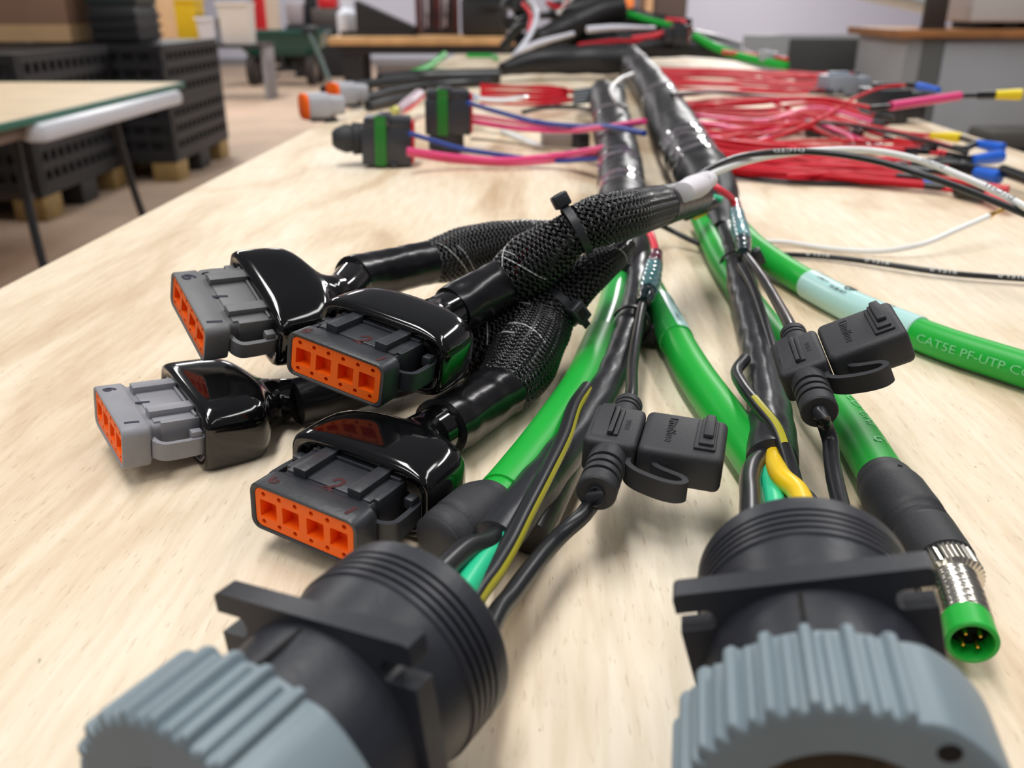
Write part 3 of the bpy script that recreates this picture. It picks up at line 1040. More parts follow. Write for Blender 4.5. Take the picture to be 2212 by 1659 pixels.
sa, sb = s_near(gp3, 1752, 616), s_near(gp3, 1985, 722)
part('wrap_label', tube(MB(), gp3.cut(sa, sb), 28, dr=.0007), TEAL, gc3, world=True, smooth=60)
lt = MB()
for txt, size, f0, th in (('CABLE 4', .0030, .12, 74), ('PN 88-4471', .0030, .30, 60), ('REV B', .0030, .06, 112), ('0718', .003, .74, 92), ('LINK', .003, .78, 62)):
    wrap_text(lt, gp3, txt, size, sa + (sb - sa) * f0, th, eps=.0009)
cp = Path([Vector(gp3.at(sa + (sb - sa) * .42 + .0032 * math.cos(a))[0] + (gp3.at(sa)[4] + .0009) * (math.cos(math.radians(100) + .36 * math.sin(a)) * gp3.at(sa + (sb - sa) * .42)[2] + math.sin(math.radians(100) + .36 * math.sin(a)) * gp3.at(sa + (sb - sa) * .42)[3]))
           for a in np.linspace(0, 6.28, 14)], .00035, .0006)
tube(lt, cp, 5)
wrap_text(lt, gp3, 'R', .0038, sa + (sb - sa) * .42 - .0013, 100, eps=.0009)
part('label_lettering', lt, PRINTB, gc3, world=True)
part('cable_print', wrap_text(MB(), gp3, 'CAT5E PF-UTP CO', .0055, s_near(gp3, 1995, 726) + .003, 12, eps=.0003, spread=1.25), PRINTG, gc3, world=True)
gc4, gp4 = cable('green_cable', [(1508, 455, 16), (1528, 500, 13), (1560, 565, 10), (1608, 640, 8.5), (1655, 705, 8.3), (1710, 772, 8.3), (1780, 850, 8.3), (1850, 940, 8.5), (1905, 1030, 9.5), (1918, 1052, 10)],
                 8.0, GREEN, 'green cable passing under the right fuse holder to a metal-tipped plug')
sc_ = s_near(gp4, 1838, 920)
part('cable_print', wrap_text(wrap_text(MB(), gp4, 'CO  UNI', .0062, s_near(gp4, 1812, 890), 112, eps=.0003, spread=1.2), gp4, 'G', .0072, s_near(gp4, 1880, 985), 105, eps=.0003), PRINTG, gc4, world=True)


def plug(pts, prof, label):
    """moulded plug swept along pixels: prof = list of (fraction, radius mm)"""
    r = [q[1] for q in prof]
    return px_path(pts, r, .0012)


# right plug: black moulding, knurled nut, thread, green insert with brass pins
t = new_thing('round_plug', 'black moulded plug with nickel nut and green ring, right of the right round connector', 'plug', Matrix.Translation(at(1990, 1150, 0)))
bpth = px_path([(1906, 1034, 10.5), (1916, 1050, 10.5), (1935, 1078, 11), (1960, 1112, 11.5), (1990, 1150, 12), (2022, 1196, 12), (2040, 1222, 12)], [8.6, 9.6, 10.6, 10.4, 9.6, 9.3, 9.0], .001)
Lb = bpth.len()


def grooves(s, a, r):
    q = (s / Lb - .54) / .17
    if 0 < q < 1 and (q * 3) % 1 > .62:
        return r - .0008
    return r


part('moulding', tube(MB(), bpth, 40, rfun=grooves), MATTE, t, world=True, smooth=40)
p_, t_, s_, u_, r_ = bpth.at(Lb * .20)
part('gate_mark', MB().lathe([(0, .0008), (.0004, .0008), (.0004, .0001)], 12, Matrix(((s_[0], u_[0], t_[0], 0), (s_[1], u_[1], t_[1], 0), (s_[2], u_[2], t_[2], 0), (0, 0, 0, 1)))).add([], [])
     if False else tube(MB(), Path([Vector(p_ + u_ * (r_ - .0002) - s_ * .001), Vector(p_ + u_ * (r_ + .0002) - s_ * .0011)], .0008, .001), 10), DARK, t, world=True)
npth = px_path([(2040, 1222, 12), (2060, 1256, 12)], [8.4, 8.4], .0006)
part('knurled_nut', tube(MB(), npth, 72, rfun=lambda s, a, r: r + .00022 * (1 if int(a / (2 * math.pi) * 72 + .5) % 2 else -1)), STEEL, t, world=True, smooth=20)
tpth = px_path([(2055, 1248, 12), (2072, 1292, 12), (2088, 1345, 12)], [6.4, 6.4, 6.4], .0003)
part('thread', tube(MB(), tpth, 36, rfun=lambda s, a, r: r + .00045 * (2 * abs(((s / .0014 + a / 6.283) % 1) - .5) - .5)), STEEL, t, world=True, smooth=50)
gpth = px_path([(2087, 1342, 12), (2101, 1390, 12)], [6.3, 6.3], .001)
pe, te, se, ue, re = gpth.at(gpth.len())
ME = Matrix(((se[0], te[0], ue[0], pe[0]), (se[1], te[1], ue[1], pe[1]), (se[2], te[2], ue[2], pe[2]), (0, 0, 0, 1)))
Lg = gpth.len()
part('green_insert', MB().lathe([(-Lg, .0063), (-.0004, .0064), (0, .0060), (0, .0052), (-.0004, .0050), (-.006, .0049)], 40, ME, True, False), GREEN, t, world=True)
part('insert_floor', MB().lathe([(-.006, .0001), (-.006, .0050)], 24, ME, False, False), DARK, t, world=True)
for k in range(4):
    a = math.pi / 4 + k * math.pi / 2
    part('contact_pin', MB().lathe([(-.006, .0006), (-.0015, .0006), (-.001, .0003)], 10, ME @ Matrix.Translation((.0024 * math.cos(a), 0, .0024 * math.sin(a)))), GOLD, t, world=True)

t = new_thing('round_plug', 'black moulded plug on the left green cable, half hidden by the left round connector', 'plug', Matrix.Translation(at(1020, 1130, 0)))
lp = px_path([(1062, 1085, 11), (1054, 1094, 11), (1030, 1112, 11.5), (995, 1142, 11.5), (962, 1166, 11), (945, 1180, 10.5)], [8.4, 9.4, 10.6, 10.6, 10.0, 9.6], .001)
Lb = lp.len()
part('moulding', tube(MB(), lp, 40, rfun=lambda s, a, r: r - .0008 if s / Lb > .66 and ((s / Lb - .66) * 14) % 1 > .62 else r), MATTE, t, world=True, smooth=40)



def well(M, x, z):
    """points leading a wire into the hollow back of a round connector"""
    return [M @ Vector((x * mm, 44 * mm, z * mm)), M @ Vector((x * mm, 33 * mm, z * mm)), M @ Vector((x * mm, 23.5 * mm, z * mm))]


t = new_thing('round_plug', 'black moulded plug ending the middle green cable behind the right round connector', 'plug', Matrix.Translation(at(1702, 1105, 0)))
part('moulding', tube(MB(), px_path([(1688, 1082, 9.3), (1694, 1092, 9.6), (1708, 1114, 10), (1738, 1160, 11)], [8.6, 9.6, 10.2, 9.4], .0015), 32), MATTE, t, world=True, smooth=40)
part('end_ring', tube(MB(), px_path([(1736, 1157, 11), (1744, 1169, 11)], [7.6, 7.6], .0015), 32), STEEL, t, world=True, smooth=40)
# ================================================================== BLACK SLEEVES AND LEADS IN FRONT
sl1, sp1 = cable('black_sleeve', [(1382, 505, 20), (1381, 550, 17), (1378, 600, 14), (1372, 660, 13), (1352, 735, 12), (1325, 805, 11), (1285, 880, 11), (1232, 960, 11), (1176, 1035, 12), (1118, 1108, 14), (1068, 1170, 15)],
                 [6.5, 6.9, 7.2, 7.3, 7.3, 7.2, 7.2, 7.3, 7.6, 7.4, 6.8], TUBE, 'black shrink sleeve beside the left fuse holder, open at the left round connector', 'cable sleeve', seg=32, rfun=shrink_noise(.035, 2, 130, 2))
cable('black_sleeve', [(1268, 920, 8), (1236, 985, 7.5), (1200, 1060, 7), (1165, 1130, 6.5), (1148, 1165, 6)], [6, 6, 5.8, 6, 6.4], mat('smoky_sleeve', (58, 55, 52), .3, bump=.4, bscale=80),
      'dark smoky sleeve lying under the striped wire, right of the left black sleeve', 'cable sleeve', seg=20)
sl2, sp2 = cable('black_sleeve', [(1556, 455, 17), (1572, 510, 15), (1590, 570, 13), (1612, 650, 12), (1632, 730, 11), (1648, 800, 11), (1660, 870, 11.5), (1666, 940, 12.5), (1668, 1000, 13.5)],
                 [7.5, 8.2, 8.3, 8.3, 8.2, 8.2, 8.3, 9.0, 9.2], TUBE, 'black shrink sleeve left of the right fuse holder, open above the right round connector', 'cable sleeve', seg=32, rfun=shrink_noise(.035, 2, 130, 5))
on(sp1, s_near(sp1, 1362, 700), .0086, 205, 'black cable tie round the left black sleeve, head hanging right', width=2.6, tail=0.0)
on(sp2, s_near(sp2, 1592, 575), .0098, 150, 'black cable tie round the right black sleeve below the teal crimp', width=3.0, tail=0.0)


def striped_wire(pts, r, label, stripe=(40, 62), sr=(0, 1)):
    o, pa = cable('striped_wire', pts, r, BLACKW, label, 'wire', seg=12, step=.002)
    part('stripe', tube_patch(pa, pa.len() * sr[0], pa.len() * sr[1], stripe[0], stripe[1], .00012, 80, 4), YSTR, o, world=True, smooth=60)
    return o, pa


striped_wire([(1268, 838, 16), (1240, 880, 19), (1216, 950, 20), (1176, 1030, 21), (1130, 1118, 21), (1098, 1182, 21), (1064, 1238, 22.5), (1036, 1275, 23.5)] + well(M_L, 8, -3)[2:], 2.9,
             'black wire with yellow stripe along the left sleeve, entering the left round connector', (138, 182), (.02, 1))
striped_wire([(1610, 905 - 130, 18), (1592, 800, 17), (1605, 835, 20), (1640, 880, 22), (1680, 930, 22), (1702, 990, 22), (1718, 1050, 23)] + well(M_R, 3, -3), 2.6,
             'black wire with pale yellow stripe wrapped over the right black sleeve', (55, 105), (.28, .48))
cable('black_wire', [(1600, 575, 24), (1625, 620, 22), (1650, 690, 20), (1672, 760, 17)], 2.3, BLACKW, 'thin dark wire lying along the right black sleeve under the cable tie', 'wire')


def lead_wire(p0, d0, pts, r, label, p1=None, **kw):
    P = [Vector(p0) + Vector(d0) * .006, Vector(p0) - Vector(d0) * .003] + [p if isinstance(p, Vector) else at(*p) for p in pts]
    pa = Path(P, r * mm, .002)
    return solid('black_wire', tube(MB(), pa, 14), BLACKW, label, 'wire', smooth=60), pa


y1 = MF1.to_3x3() @ Vector((0, 1, 0))
y2 = MF2.to_3x3() @ Vector((0, 1, 0))
lead_wire(f1f, y1, [(1284, 1078, 22), (1262, 1110, 18), (1215, 1152, 15), (1150, 1225, 17), (1100, 1292, 18), (1074, 1326, 19.5)] + well(M_L, 15, -9)[2:], 2.7,
          'thick black wire from the left fuse holder down to the left round connector')
lead_wire(f2f, y2, [(1780, 912, 31), (1793, 950, 25), (1796, 985, 23), (1802, 1030, 22), (1813, 1078, 22)] + well(M_R, 13, -6)[1:], 2.7,
          'thick black wire from the right fuse holder down to the right round connector')
w1, wp1 = lead_wire(f1b, -y1, [(1366, 790, 22), (1376, 720, 21), (1386, 665, 21), (1394, 640, 21)], 2.4, 'black wire joining the left fuse holder to its teal crimp')
w2, wp2 = lead_wire(f2b, -y2, [(1680, 655, 34), (1650, 605, 30), (1625, 570, 28), (1604, 545, 27)], 2.5, 'black wire joining the right fuse holder to its teal crimp')


def crimp(pts, label, rm):
    pa = px_path(pts, rm, .001)
    t = new_thing('butt_crimp', label, 'crimp', Matrix.Translation(Vector(pa.p[0])), 'teal shrink crimps')
    L = pa.len()
    part('purple_end', tube(MB(), pa.cut(0, L * .28), 20, rfun=shrink_noise(.03, 2, 700)), MAGC, t, world=True, smooth=60)
    part('teal_barrel', tube(MB(), pa.cut(L * .24, L * .78), 24, dr=.0002, rfun=shrink_noise(.06, 3, 900)), TEALC, t, world=True, smooth=60)
    part('dark_end', tube(MB(), pa.cut(L * .74, L), 20, rfun=shrink_noise(.03, 2, 700)), mat('dark_teal_shrink', (30, 52, 58), .15, coat=.5), t, world=True, smooth=60)
    return pa


crimp([(1588, 440, 34), (1593, 470, 33), (1600, 500, 31), (1606, 530, 29), (1606, 548, 28)], 'teal crimp with purple end on the right red wire, above the right cable tie', [3.6, 4.6, 5.2, 4.6, 4.0])
crimp([(1418, 548, 30), (1413, 575, 27), (1404, 610, 24), (1396, 640, 22), (1391, 655, 21)], 'teal crimp with purple end on the left red wire, below the main braid', [3.6, 4.6, 5.2, 4.6, 3.8])
cable('red_wire', [(1528, 375, 52), (1548, 405, 50), (1570, 420, 45), (1582, 432, 40), (1589, 452, 34)], 2.2, CORAL, 'coral red wire bending down into the right teal crimp', 'wire', seg=12)
cable('red_wire', [(1398, 492, 36), (1408, 512, 35), (1415, 535, 32), (1418, 556, 29)], 2.2, CORAL, 'coral red wire bending down into the left teal crimp', 'wire', seg=12)

# wires entering the big connectors
def into(name, pts, r, material, label):
    return cable(name, pts, r, material, label, 'wire', seg=16, step=.002)


into('mint_wire', [(1080, 1155, 15), (1070, 1190, 18), (1045, 1213, 22)] + well(M_L, 4, 1)[1:], 3.6, MINT, 'mint green wire looping into the left round connector')
into('black_wire', [(1070, 1160, 17), (1046, 1176, 23), (1010, 1186, 27)] + well(M_L, -2, 7)[1:], 3.2, BLACKW, 'short black wire beside the mint wire at the left round connector')
into('yellow_wire', [(1104, 1160, 14), (1080, 1215, 16), (1050, 1246, 19)] + well(M_L, 6, -8)[1:], 2.6, YEL, 'short yellow wire below the mint wire at the left round connector')
into('yellow_wire', [(1672, 985, 17), (1678, 1012, 21), (1692, 1035, 25), (1722, 1062, 27)] + well(M_R, 4, 5)[1:], 3.3, YEL, 'thick yellow wire entering the right round connector')
into('mint_wire', [(1662, 990, 14), (1660, 1032, 17), (1668, 1060, 20)] + well(M_R, -3, 0)[1:], 3.3, MINT, 'mint green wire entering the right round connector')
into('black_wire', [(1650, 985, 15), (1628, 1008, 19), (1620, 1040, 22), (1622, 1075, 25)] + well(M_R, -11, 2)[1:], 3.4, BLACKW, 'black wire entering the right round connector at its left edge')

# cloth label and loose signal wires from the taped end
lb = px_path([(1474, 416, 72), (1500, 404, 71), (1528, 388, 69)], [6.4, 7.6, 6.0], .002)
o = solid('cloth_label', tube(MB(), lb, 20, flat=.8), CLOTH, 'white wrap label on the taped end of the main braid', 'label', smooth=60)
part('label_print', wrap_text(MB(), lb, 'J1', .008, lb.len() * .55, 60), PRINTB, o, world=True)
bw, bwp = cable('black_wire', [(1458, 425, 66), (1492, 392, 68), (1550, 356, 72), (1630, 333, 74), (1750, 328, 76), (1880, 345, 74), (2000, 380, 68), (2110, 420, 60), (2230, 470, 50), (2330, 520, 36), (2450, 580, 12), (2600, 640, 3)], 2.0, BLACKW,
                'long black wire arching over the red wires and out of frame at the right', 'wire', seg=12)
ww, wwp = cable('white_wire', [(1455, 432, 65), (1500, 398, 67), (1560, 366, 69), (1660, 338, 70), (1770, 325, 72), (1880, 325, 72), (1980, 344, 70), (2080, 382, 66), (2160, 418, 60), (2235, 458, 54), (2350, 510, 38), (2480, 575, 10), (2620, 625, 3)], 2.1, WHITEW,
                'long white wire arching above the black one and out of frame at the right', 'wire', seg=12)
part('wire_print', wrap_text(wrap_text(MB(), wwp, 'D1CH1', .0040, s_near(wwp, 1998, 348), 60, True, spread=1.7), wwp, 'D1CH1', .0040, s_near(wwp, 2130, 403), 60, True, spread=1.7), PRINTB, ww, world=True)
part('wire_print', wrap_text(MB(), bwp, 'D1CTD', .0034, s_near(bwp, 1670, 331), 40, True, spread=1.7), PRINTW, bw, world=True)
w, p_ = cable('white_wire', [(1630, 522, 6), (1700, 524, 3), (1800, 538, 2.5), (1900, 543, 4), (1990, 528, 9), (2070, 495, 16), (2140, 465, 22)], 1.9, WHITEW,
              'white wire ending in a bare brass contact, curving above the plywood at the right', 'wire', seg=12)
part('brass_contact', tube(MB(), px_path([(2138, 466, 22), (2150, 460, 23), (2166, 453, 24), (2180, 446, 25)], [2.1, 1.4, 1.6, .9], .001), 12), GOLD, w, world=True, smooth=40)
w, p_ = cable('black_wire', [(1410, 478, 20), (1450, 498, 12), (1520, 530, 6), (1600, 548, 3), (1700, 550, 3), (1800, 556, 3), (1920, 572, 4), (2030, 588, 4), (2130, 597, 4), (2240, 604, 4), (2400, 610, 3), (2600, 600, 3)], 1.9, BLACKW,
              'printed black wire lying on the plywood at the right, below the white wire', 'wire', seg=12)
for X, Y in ((1742, 553), (1872, 566), (2006, 586), (2148, 598)):
    part('wire_print', wrap_text(MB(), p_, '0 1518', .0042, s_near(p_, X, Y), 60, spread=1.35), PRINTW, w, world=True)
into('mint_wire', [(1510, 420, 36), (1535, 424, 36), (1560, 432, 34)], 2.0, MINT, 'short mint wire crossing between the taped end and the right sleeve')
into('yellow_wire', [(1500, 470, 26), (1520, 460, 30), (1535, 448, 32)], 1.8, YEL, 'short yellow wire under the taped end near the right sleeve')
into('black_wire', [(1480, 465, 32), (1510, 452, 34), (1540, 440, 34)], 4.0, BLACKW, 'thick black lead joining the taped end to the right trunk')

# ================================================================== RED WIRE BUNDLES AND THEIR TERMINALS
RW = random.Random(11)


def wire3(name, P, r, material, label, group=None, seg=7, step=.012):
    pa = Path(P, r * mm, step)
    return solid(name, tube(MB(), pa, seg), material, label, 'wire', group, smooth=60), pa


def bunch(n, starts, mids, mids2, ends, hs, mats, label, group, spread):
    """n wires from a start strip through two gates to an end strip; every strip is ((px, py), (px, py))"""
    for k in range(n):
        a = (k + .5) / n
        b = min(1, max(0, a + RW.uniform(-.2, .2)))
        c = min(1, max(0, a + RW.uniform(-.3, .3)))
        e = min(1, max(0, c + RW.uniform(-.25, .25)))
        P = []
        for q, (w, st) in enumerate(zip((a, b, c, e), (starts, mids, mids2, ends))):
            px = st[0][0] * (1 - w) + st[1][0] * w + (RW.uniform(-spread, spread) if q else 0)
            py = st[0][1] * (1 - w) + st[1][1] * w
            hh = hs[q] * (1.25 - .9 * w) + 2
            P.append(at(px, py, hh))
        m = mats[k % len(mats)]
        shade = {'red_wire': 'red', 'bright_red_wire': 'bright red', 'pink_wire': 'pink'}[m.name]
        o, pa = wire3('red_wire', P, 2.7, m, 'thin ' + shade + label[8:], group + ', ' + shade)
        # crimped end: dark sleeve on the tip
        L = pa.len()
        part('wire_end_sleeve', tube(MB(), pa.cut(L - RW.uniform(.012, .03), L), 8, dr=.0007), SHRINK, o, world=True, smooth=60)


bunch(17, ((1392, 146), (1402, 190)), ((1560, 150), (1560, 196)), ((1700, 155), (1690, 200)), ((1835, 158), (1790, 205)), (30, 26, 24, 22), (RED, RED2, RED),
      'thin red wire in the furthest red bundle, spreading right from the trunk', 'red wires of the furthest bundle', 25)
bunch(24, ((1462, 222), (1505, 292)), ((1620, 214), (1600, 308)), ((1760, 215), (1760, 275)), ((1905, 232), (1890, 318)), (32, 26, 26, 20), (RED, RED2, RED, PINK, RED),
      'thin red wire in the middle red bundle, spreading right from the trunk', 'red wires of the middle bundle', 40)
bunch(18, ((1508, 296), (1548, 362)), ((1650, 305), (1660, 372)), ((1800, 318), (1830, 384)), ((1985, 318), (2010, 405)), (30, 22, 18, 14), (RED, RED2, RED),
      'thin red wire in the nearest red bundle, spreading right from the trunk', 'red wires of the nearest bundle', 40)


def terminal_wire(pts, segs, label, r=2.0, wm=RED2):
    """wire through pts, then consecutive coloured pieces: (px, py, h, radius, material, part name)"""
    P = [at(*p) for p in pts]
    o, pa = wire3('terminal_wire', P, r, wm, label)
    last = Vector(pa.p[-1])
    for px, py, h, rad, m, nm in segs:
        q = at(px, py, h)
        rr = rad if hasattr(rad, '__len__') else (rad, rad)
        part(nm, tube(MB(), Path([last, q], [rr[0] * mm, rr[1] * mm], .006), 14), m, o, world=True, smooth=40)
        last = q
    return o


terminal_wire([(1480, 232, 40), (1640, 218, 48), (1760, 212, 54), (1850, 226, 56), (1880, 233, 56)],
              [(1925, 229, 57, 2.6, SHRINK, 'black_sleeve'), (2072, 207, 62, 5.0, PINK, 'pink_sleeve'), (2112, 206, 63, 2.7, SHRINK, 'black_sleeve'),
               (2150, 205, 64, 4.6, SHRINK, 'barrel'), (2206, 204, 65, (5.2, 6.4), YELT, 'terminal_insulation')],
              'red wire with a long pink sleeve and yellow terminal, sticking out over the table edge')
terminal_wire([(1500, 318, 26), (1640, 306, 30), (1760, 262, 44), (1850, 210, 54), (1920, 186, 58), (1958, 184, 58)],
              [(1984, 186, 58, 3.2, SHRINK, 'barrel'), (2028, 194, 57, (5.2, 3.6), BLUET, 'terminal_insulation')],
              'red wire arching up to a blue terminal just above the pink sleeve')
terminal_wire([(1560, 300, 20), (1750, 262, 26), (1880, 276, 22), (1990, 298, 20), (2060, 318, 18)],
              [(2084, 322, 18, 3.0, SHRINK, 'barrel'), (2110, 310, 22, 3.6, SHRINK, 'barrel'), (2166, 322, 20, (4.4, 6.6), BLUET, 'terminal_insulation')],
              'dark red wire ending in the upper of the blue terminals at the right edge', wm=RED)
terminal_wire([(1520, 288, 24), (1700, 270, 26), (1850, 268, 24), (1960, 288, 22), (2008, 292, 22)],
              [(2072, 297, 20, (3.6, 6.0), YELT, 'terminal_insulation'), (2118, 312, 19, 3.4, SHRINK, 'barrel')],
              'red wire with a yellow terminal lying before the table corner')
terminal_wire([(1540, 335, 20), (1720, 320, 20), (1880, 322, 18), (2000, 330, 16), (2035, 334, 15)],
              [(2100, 346, 14, 4.2, SHRINK, 'barrel'), (2160, 338, 14, (5.4, 7.0), BLUET, 'terminal_insulation')],
              'red wire with a fat blue terminal, middle of those at the right edge')
terminal_wire([(1545, 350, 18), (1720, 345, 16), (1900, 348, 14), (2020, 356, 12), (2055, 360, 12)],
              [(2110, 372, 11, 4.6, SHRINK, 'barrel'), (2158, 384, 10, (6.0, 6.8), BLUET, 'terminal_insulation')],
              'red wire with a blue terminal half hidden behind the white wire')
terminal_wire([(1548, 362, 12), (1700, 378, 8), (1850, 384, 8), (1950, 390, 8), (1995, 394, 8)],
              [(2046, 398, 8, (4.2, 3.4), BLUET, 'terminal_insulation')], 'red wire with a small dark blue terminal below the black wire')
terminal_wire([(1548, 368, 8), (1700, 386, 5), (1880, 394, 5), (2000, 405, 5), (2068, 412, 6)],
              [(2126, 424, 7, 5.6, SHRINK, 'barrel'), (2185, 444, 8, 4.2, REDT, 'terminal_insulation')],
              'nearest red wire, ending in a thick black barrel and red tip')
terminal_wire([(1560, 318, 18), (1750, 305, 20), (1900, 305, 18), (1935, 306, 18)],
              [(2012, 322, 16, (5, 6.4), REDT, 'terminal_insulation'), (2044, 334, 16, 3.6, CORAL, 'coral_sleeve')],
              'red wire with a large red terminal in the nearest bundle')
terminal_wire([(1700, 350, 10), (1900, 350, 14), (2050, 352, 16), (2120, 362, 16), (2165, 368, 16)],
              [(2250, 398, 14, 5.4, SHRINK, 'barrel')], 'dark wire with a thick black barrel crossing the right frame edge', wm=BLACKW)
terminal_wire([(1700, 380, 10), (1900, 372, 12), (2030, 384, 12), (2120, 405, 12)],
              [(2178, 412, 12, 4.6, REDT, 'terminal_insulation')], 'red wire ending in a red tip under the long white wire')
wire3('black_wire', [at(*p) for p in ((1452, 205, 62), (1500, 202, 56), (1560, 200, 40), (1640, 208, 30), (1740, 214, 26))], 3.0, BLACKW, 'thick black wire leaving the right trunk between two red bundles')
wire3('black_wire', [at(*p) for p in ((1740, 262, 28), (1830, 270, 27), (1930, 288, 26), (2010, 308, 24), (2090, 330, 20))], 2.4, BLACKW, 'black wire running over the red bundles toward the blue terminals')
wire3('black_wire', [at(*p) for p in ((1540, 372, 3), (1680, 392, 3), (1800, 396, 3), (1930, 398, 3))], 2.2, BLACKW, 'black wire lying on the plywood along the nearest red bundle')


def oriented(px, py, h, yaw, pitch=0, roll=0):
    p = at(px, py, h)
    a, b, c = [math.radians(q) for q in (yaw, pitch, roll)]
    return Matrix.Translation(p) @ Matrix.Rotation(a, 4, 'Z') @ Matrix.Rotation(b, 4, 'X') @ Matrix.Rotation(c, 4, 'Y')


def mmbox(mb, lo, hi, bev=0, M=None):
    return mb.box([q * mm for q in lo], [q * mm for q in hi], bev * mm, M)


def small_connector(M, w, d, h, m, label, face=None, wires=True, group=None):
    """blocky crimp connector: stepped housing, latch, optional coloured face"""
    t = new_thing('wire_connector', label, 'connector', M, group)
    part('housing', mmbox(mmbox(MB(), (-w / 2, 0, 0), (w / 2, d * .62, h), 1.2), (-w * .42, d * .55, h * .1), (w * .42, d, h * .9), 1.5), m, t)
    part('latch', mmbox(MB(), (-w * .16, d * .1, h * .9), (w * .16, d * .55, h * 1.16), .8), m, t)
    if face:
        part('front_insert', mmbox(MB(), (-w * .46, -1.6, h * .07), (w * .46, 1, h * .93), .9), face, t)
    return t


GREYC = mat('blue_grey_connector', (150, 158, 172), 0.35)
small_connector(oriented(1778, 204, 6, -70), 44, 90, 34, GREYC, 'blue-grey connector lying on the furthest red wires')
small_connector(oriented(1868, 262, 2, -78), 60, 80, 46, NYLON2, 'black connector block behind the pink sleeve at the table edge')
small_connector(oriented(1680, 280, 2, -60), 22, 34, 12, NYLON2, 'small black connector lying among the middle red wires')
small_connector(oriented(1740, 292, 2, -95), 20, 52, 12, NYLON2, 'small black connector in the gap below the middle red bundle')
small_connector(oriented(2010, 372, 2, -80), 22, 40, 13, NYLON2, 'small black connector under the black wire near the blue terminals')

# ================================================================== LEFT BLOCK: GREEN-LOCK CONNECTORS
LOCK = mat('green_lock', (38, 128, 44), 0.4)
GRN2 = mat('shiny_dark_housing', (58, 60, 66), 0.3, bump=.1, bscale=200)


def lock_connector(M, label, knob):
    t = new_thing('lock_connector', label, 'connector', M, 'square connectors with green locks')
    b = mmbox(MB(), (-26, 0, 2), (26, 44, 40), 1.5)
    mmbox(b, (-24, 2, 38), (25, 40, 50), 2.5)
    mmbox(b, (-10, -1.5, 42), (4, 38, 53), 1.0)
    part('housing', b, GRN2, t)
    g = mmbox(MB(), (-12, -2.6, 1.5), (0, 1, 44), .8)
    mmbox(g, (-12, -2.0, 42), (0, 34, 52), 1.0)
    part('green_lock', g, LOCK, t)
    part('lock_rib', mmbox(mmbox(MB(), (-10, -3.4, 2), (-7.6, -2, 43), .4), (-5, -3.4, 2), (-2.6, -2, 43), .4), LOCK, t)
    part('red_seal', mmbox(MB(), (25.6, 2, 4), (28.4, 42, 46), .8), REDT, t)
    if knob:
        part('wire_boot', MB().lathe([(0, 16 * mm), (12 * mm, 17 * mm), (13 * mm, 14 * mm), (20 * mm, 15 * mm), (30 * mm, 11 * mm), (34 * mm, 7 * mm)], 24,
                                     Matrix.Translation((-25 * mm, 24 * mm, 26 * mm)) @ Matrix.Rotation(math.radians(100), 4, 'Z')), MATTE, t)
        part('latch_leg', mmbox(MB(), (4, -2, 0), (12, 6, 6), 1.5), GRN2, t)
    else:
        part('base_foot', MB().lathe([(0, 19 * mm), (2 * mm, 21 * mm), (20 * mm, 20 * mm)], 24, Matrix.Translation((-2 * mm, 18 * mm, -17 * mm)) @ Matrix.Rotation(math.pi / 2, 4, 'X')), MATTE, t)
    return t


lock_connector(oriented(836, 362, 1, 4, 0, 2), 'square black connector with green lock, nearer one at the left of the trunks', True)
lock_connector(oriented(968, 296, 20, 4, 0, 1), 'square black connector with green lock, further one, raised on a black foot', False)
CG = mat('light_grey_connector', (176, 178, 186), 0.35)


def tip_connector(M, label):
    M = M @ Matrix.Scale(1.3, 4)
    t = new_thing('wire_connector', label, 'connector', M, None)
    part('housing', MB().loft([[(x * mm, y * mm, (z + 16) * mm) for x, z in superell(w, h, 3.5, 24)] for y, w, h in ((1, 30, 26), (3, 33, 29), (26, 32, 28), (28, 26, 23), (44, 24, 21))]), CG, t)
    part('dark_underside', mmbox(MB(), (-14, 4, 0), (14, 34, 4), 1), NYLON2, t)
    part('orange_wedge', MB().loft([[(x * mm, y * mm, (z + 16) * mm) for x, z in superell(w, h, 3.5, 24)] for y, w, h in ((-3, 28, 25), (-2, 31, 28), (2, 31, 28))]), ORANGE, t)
    return t


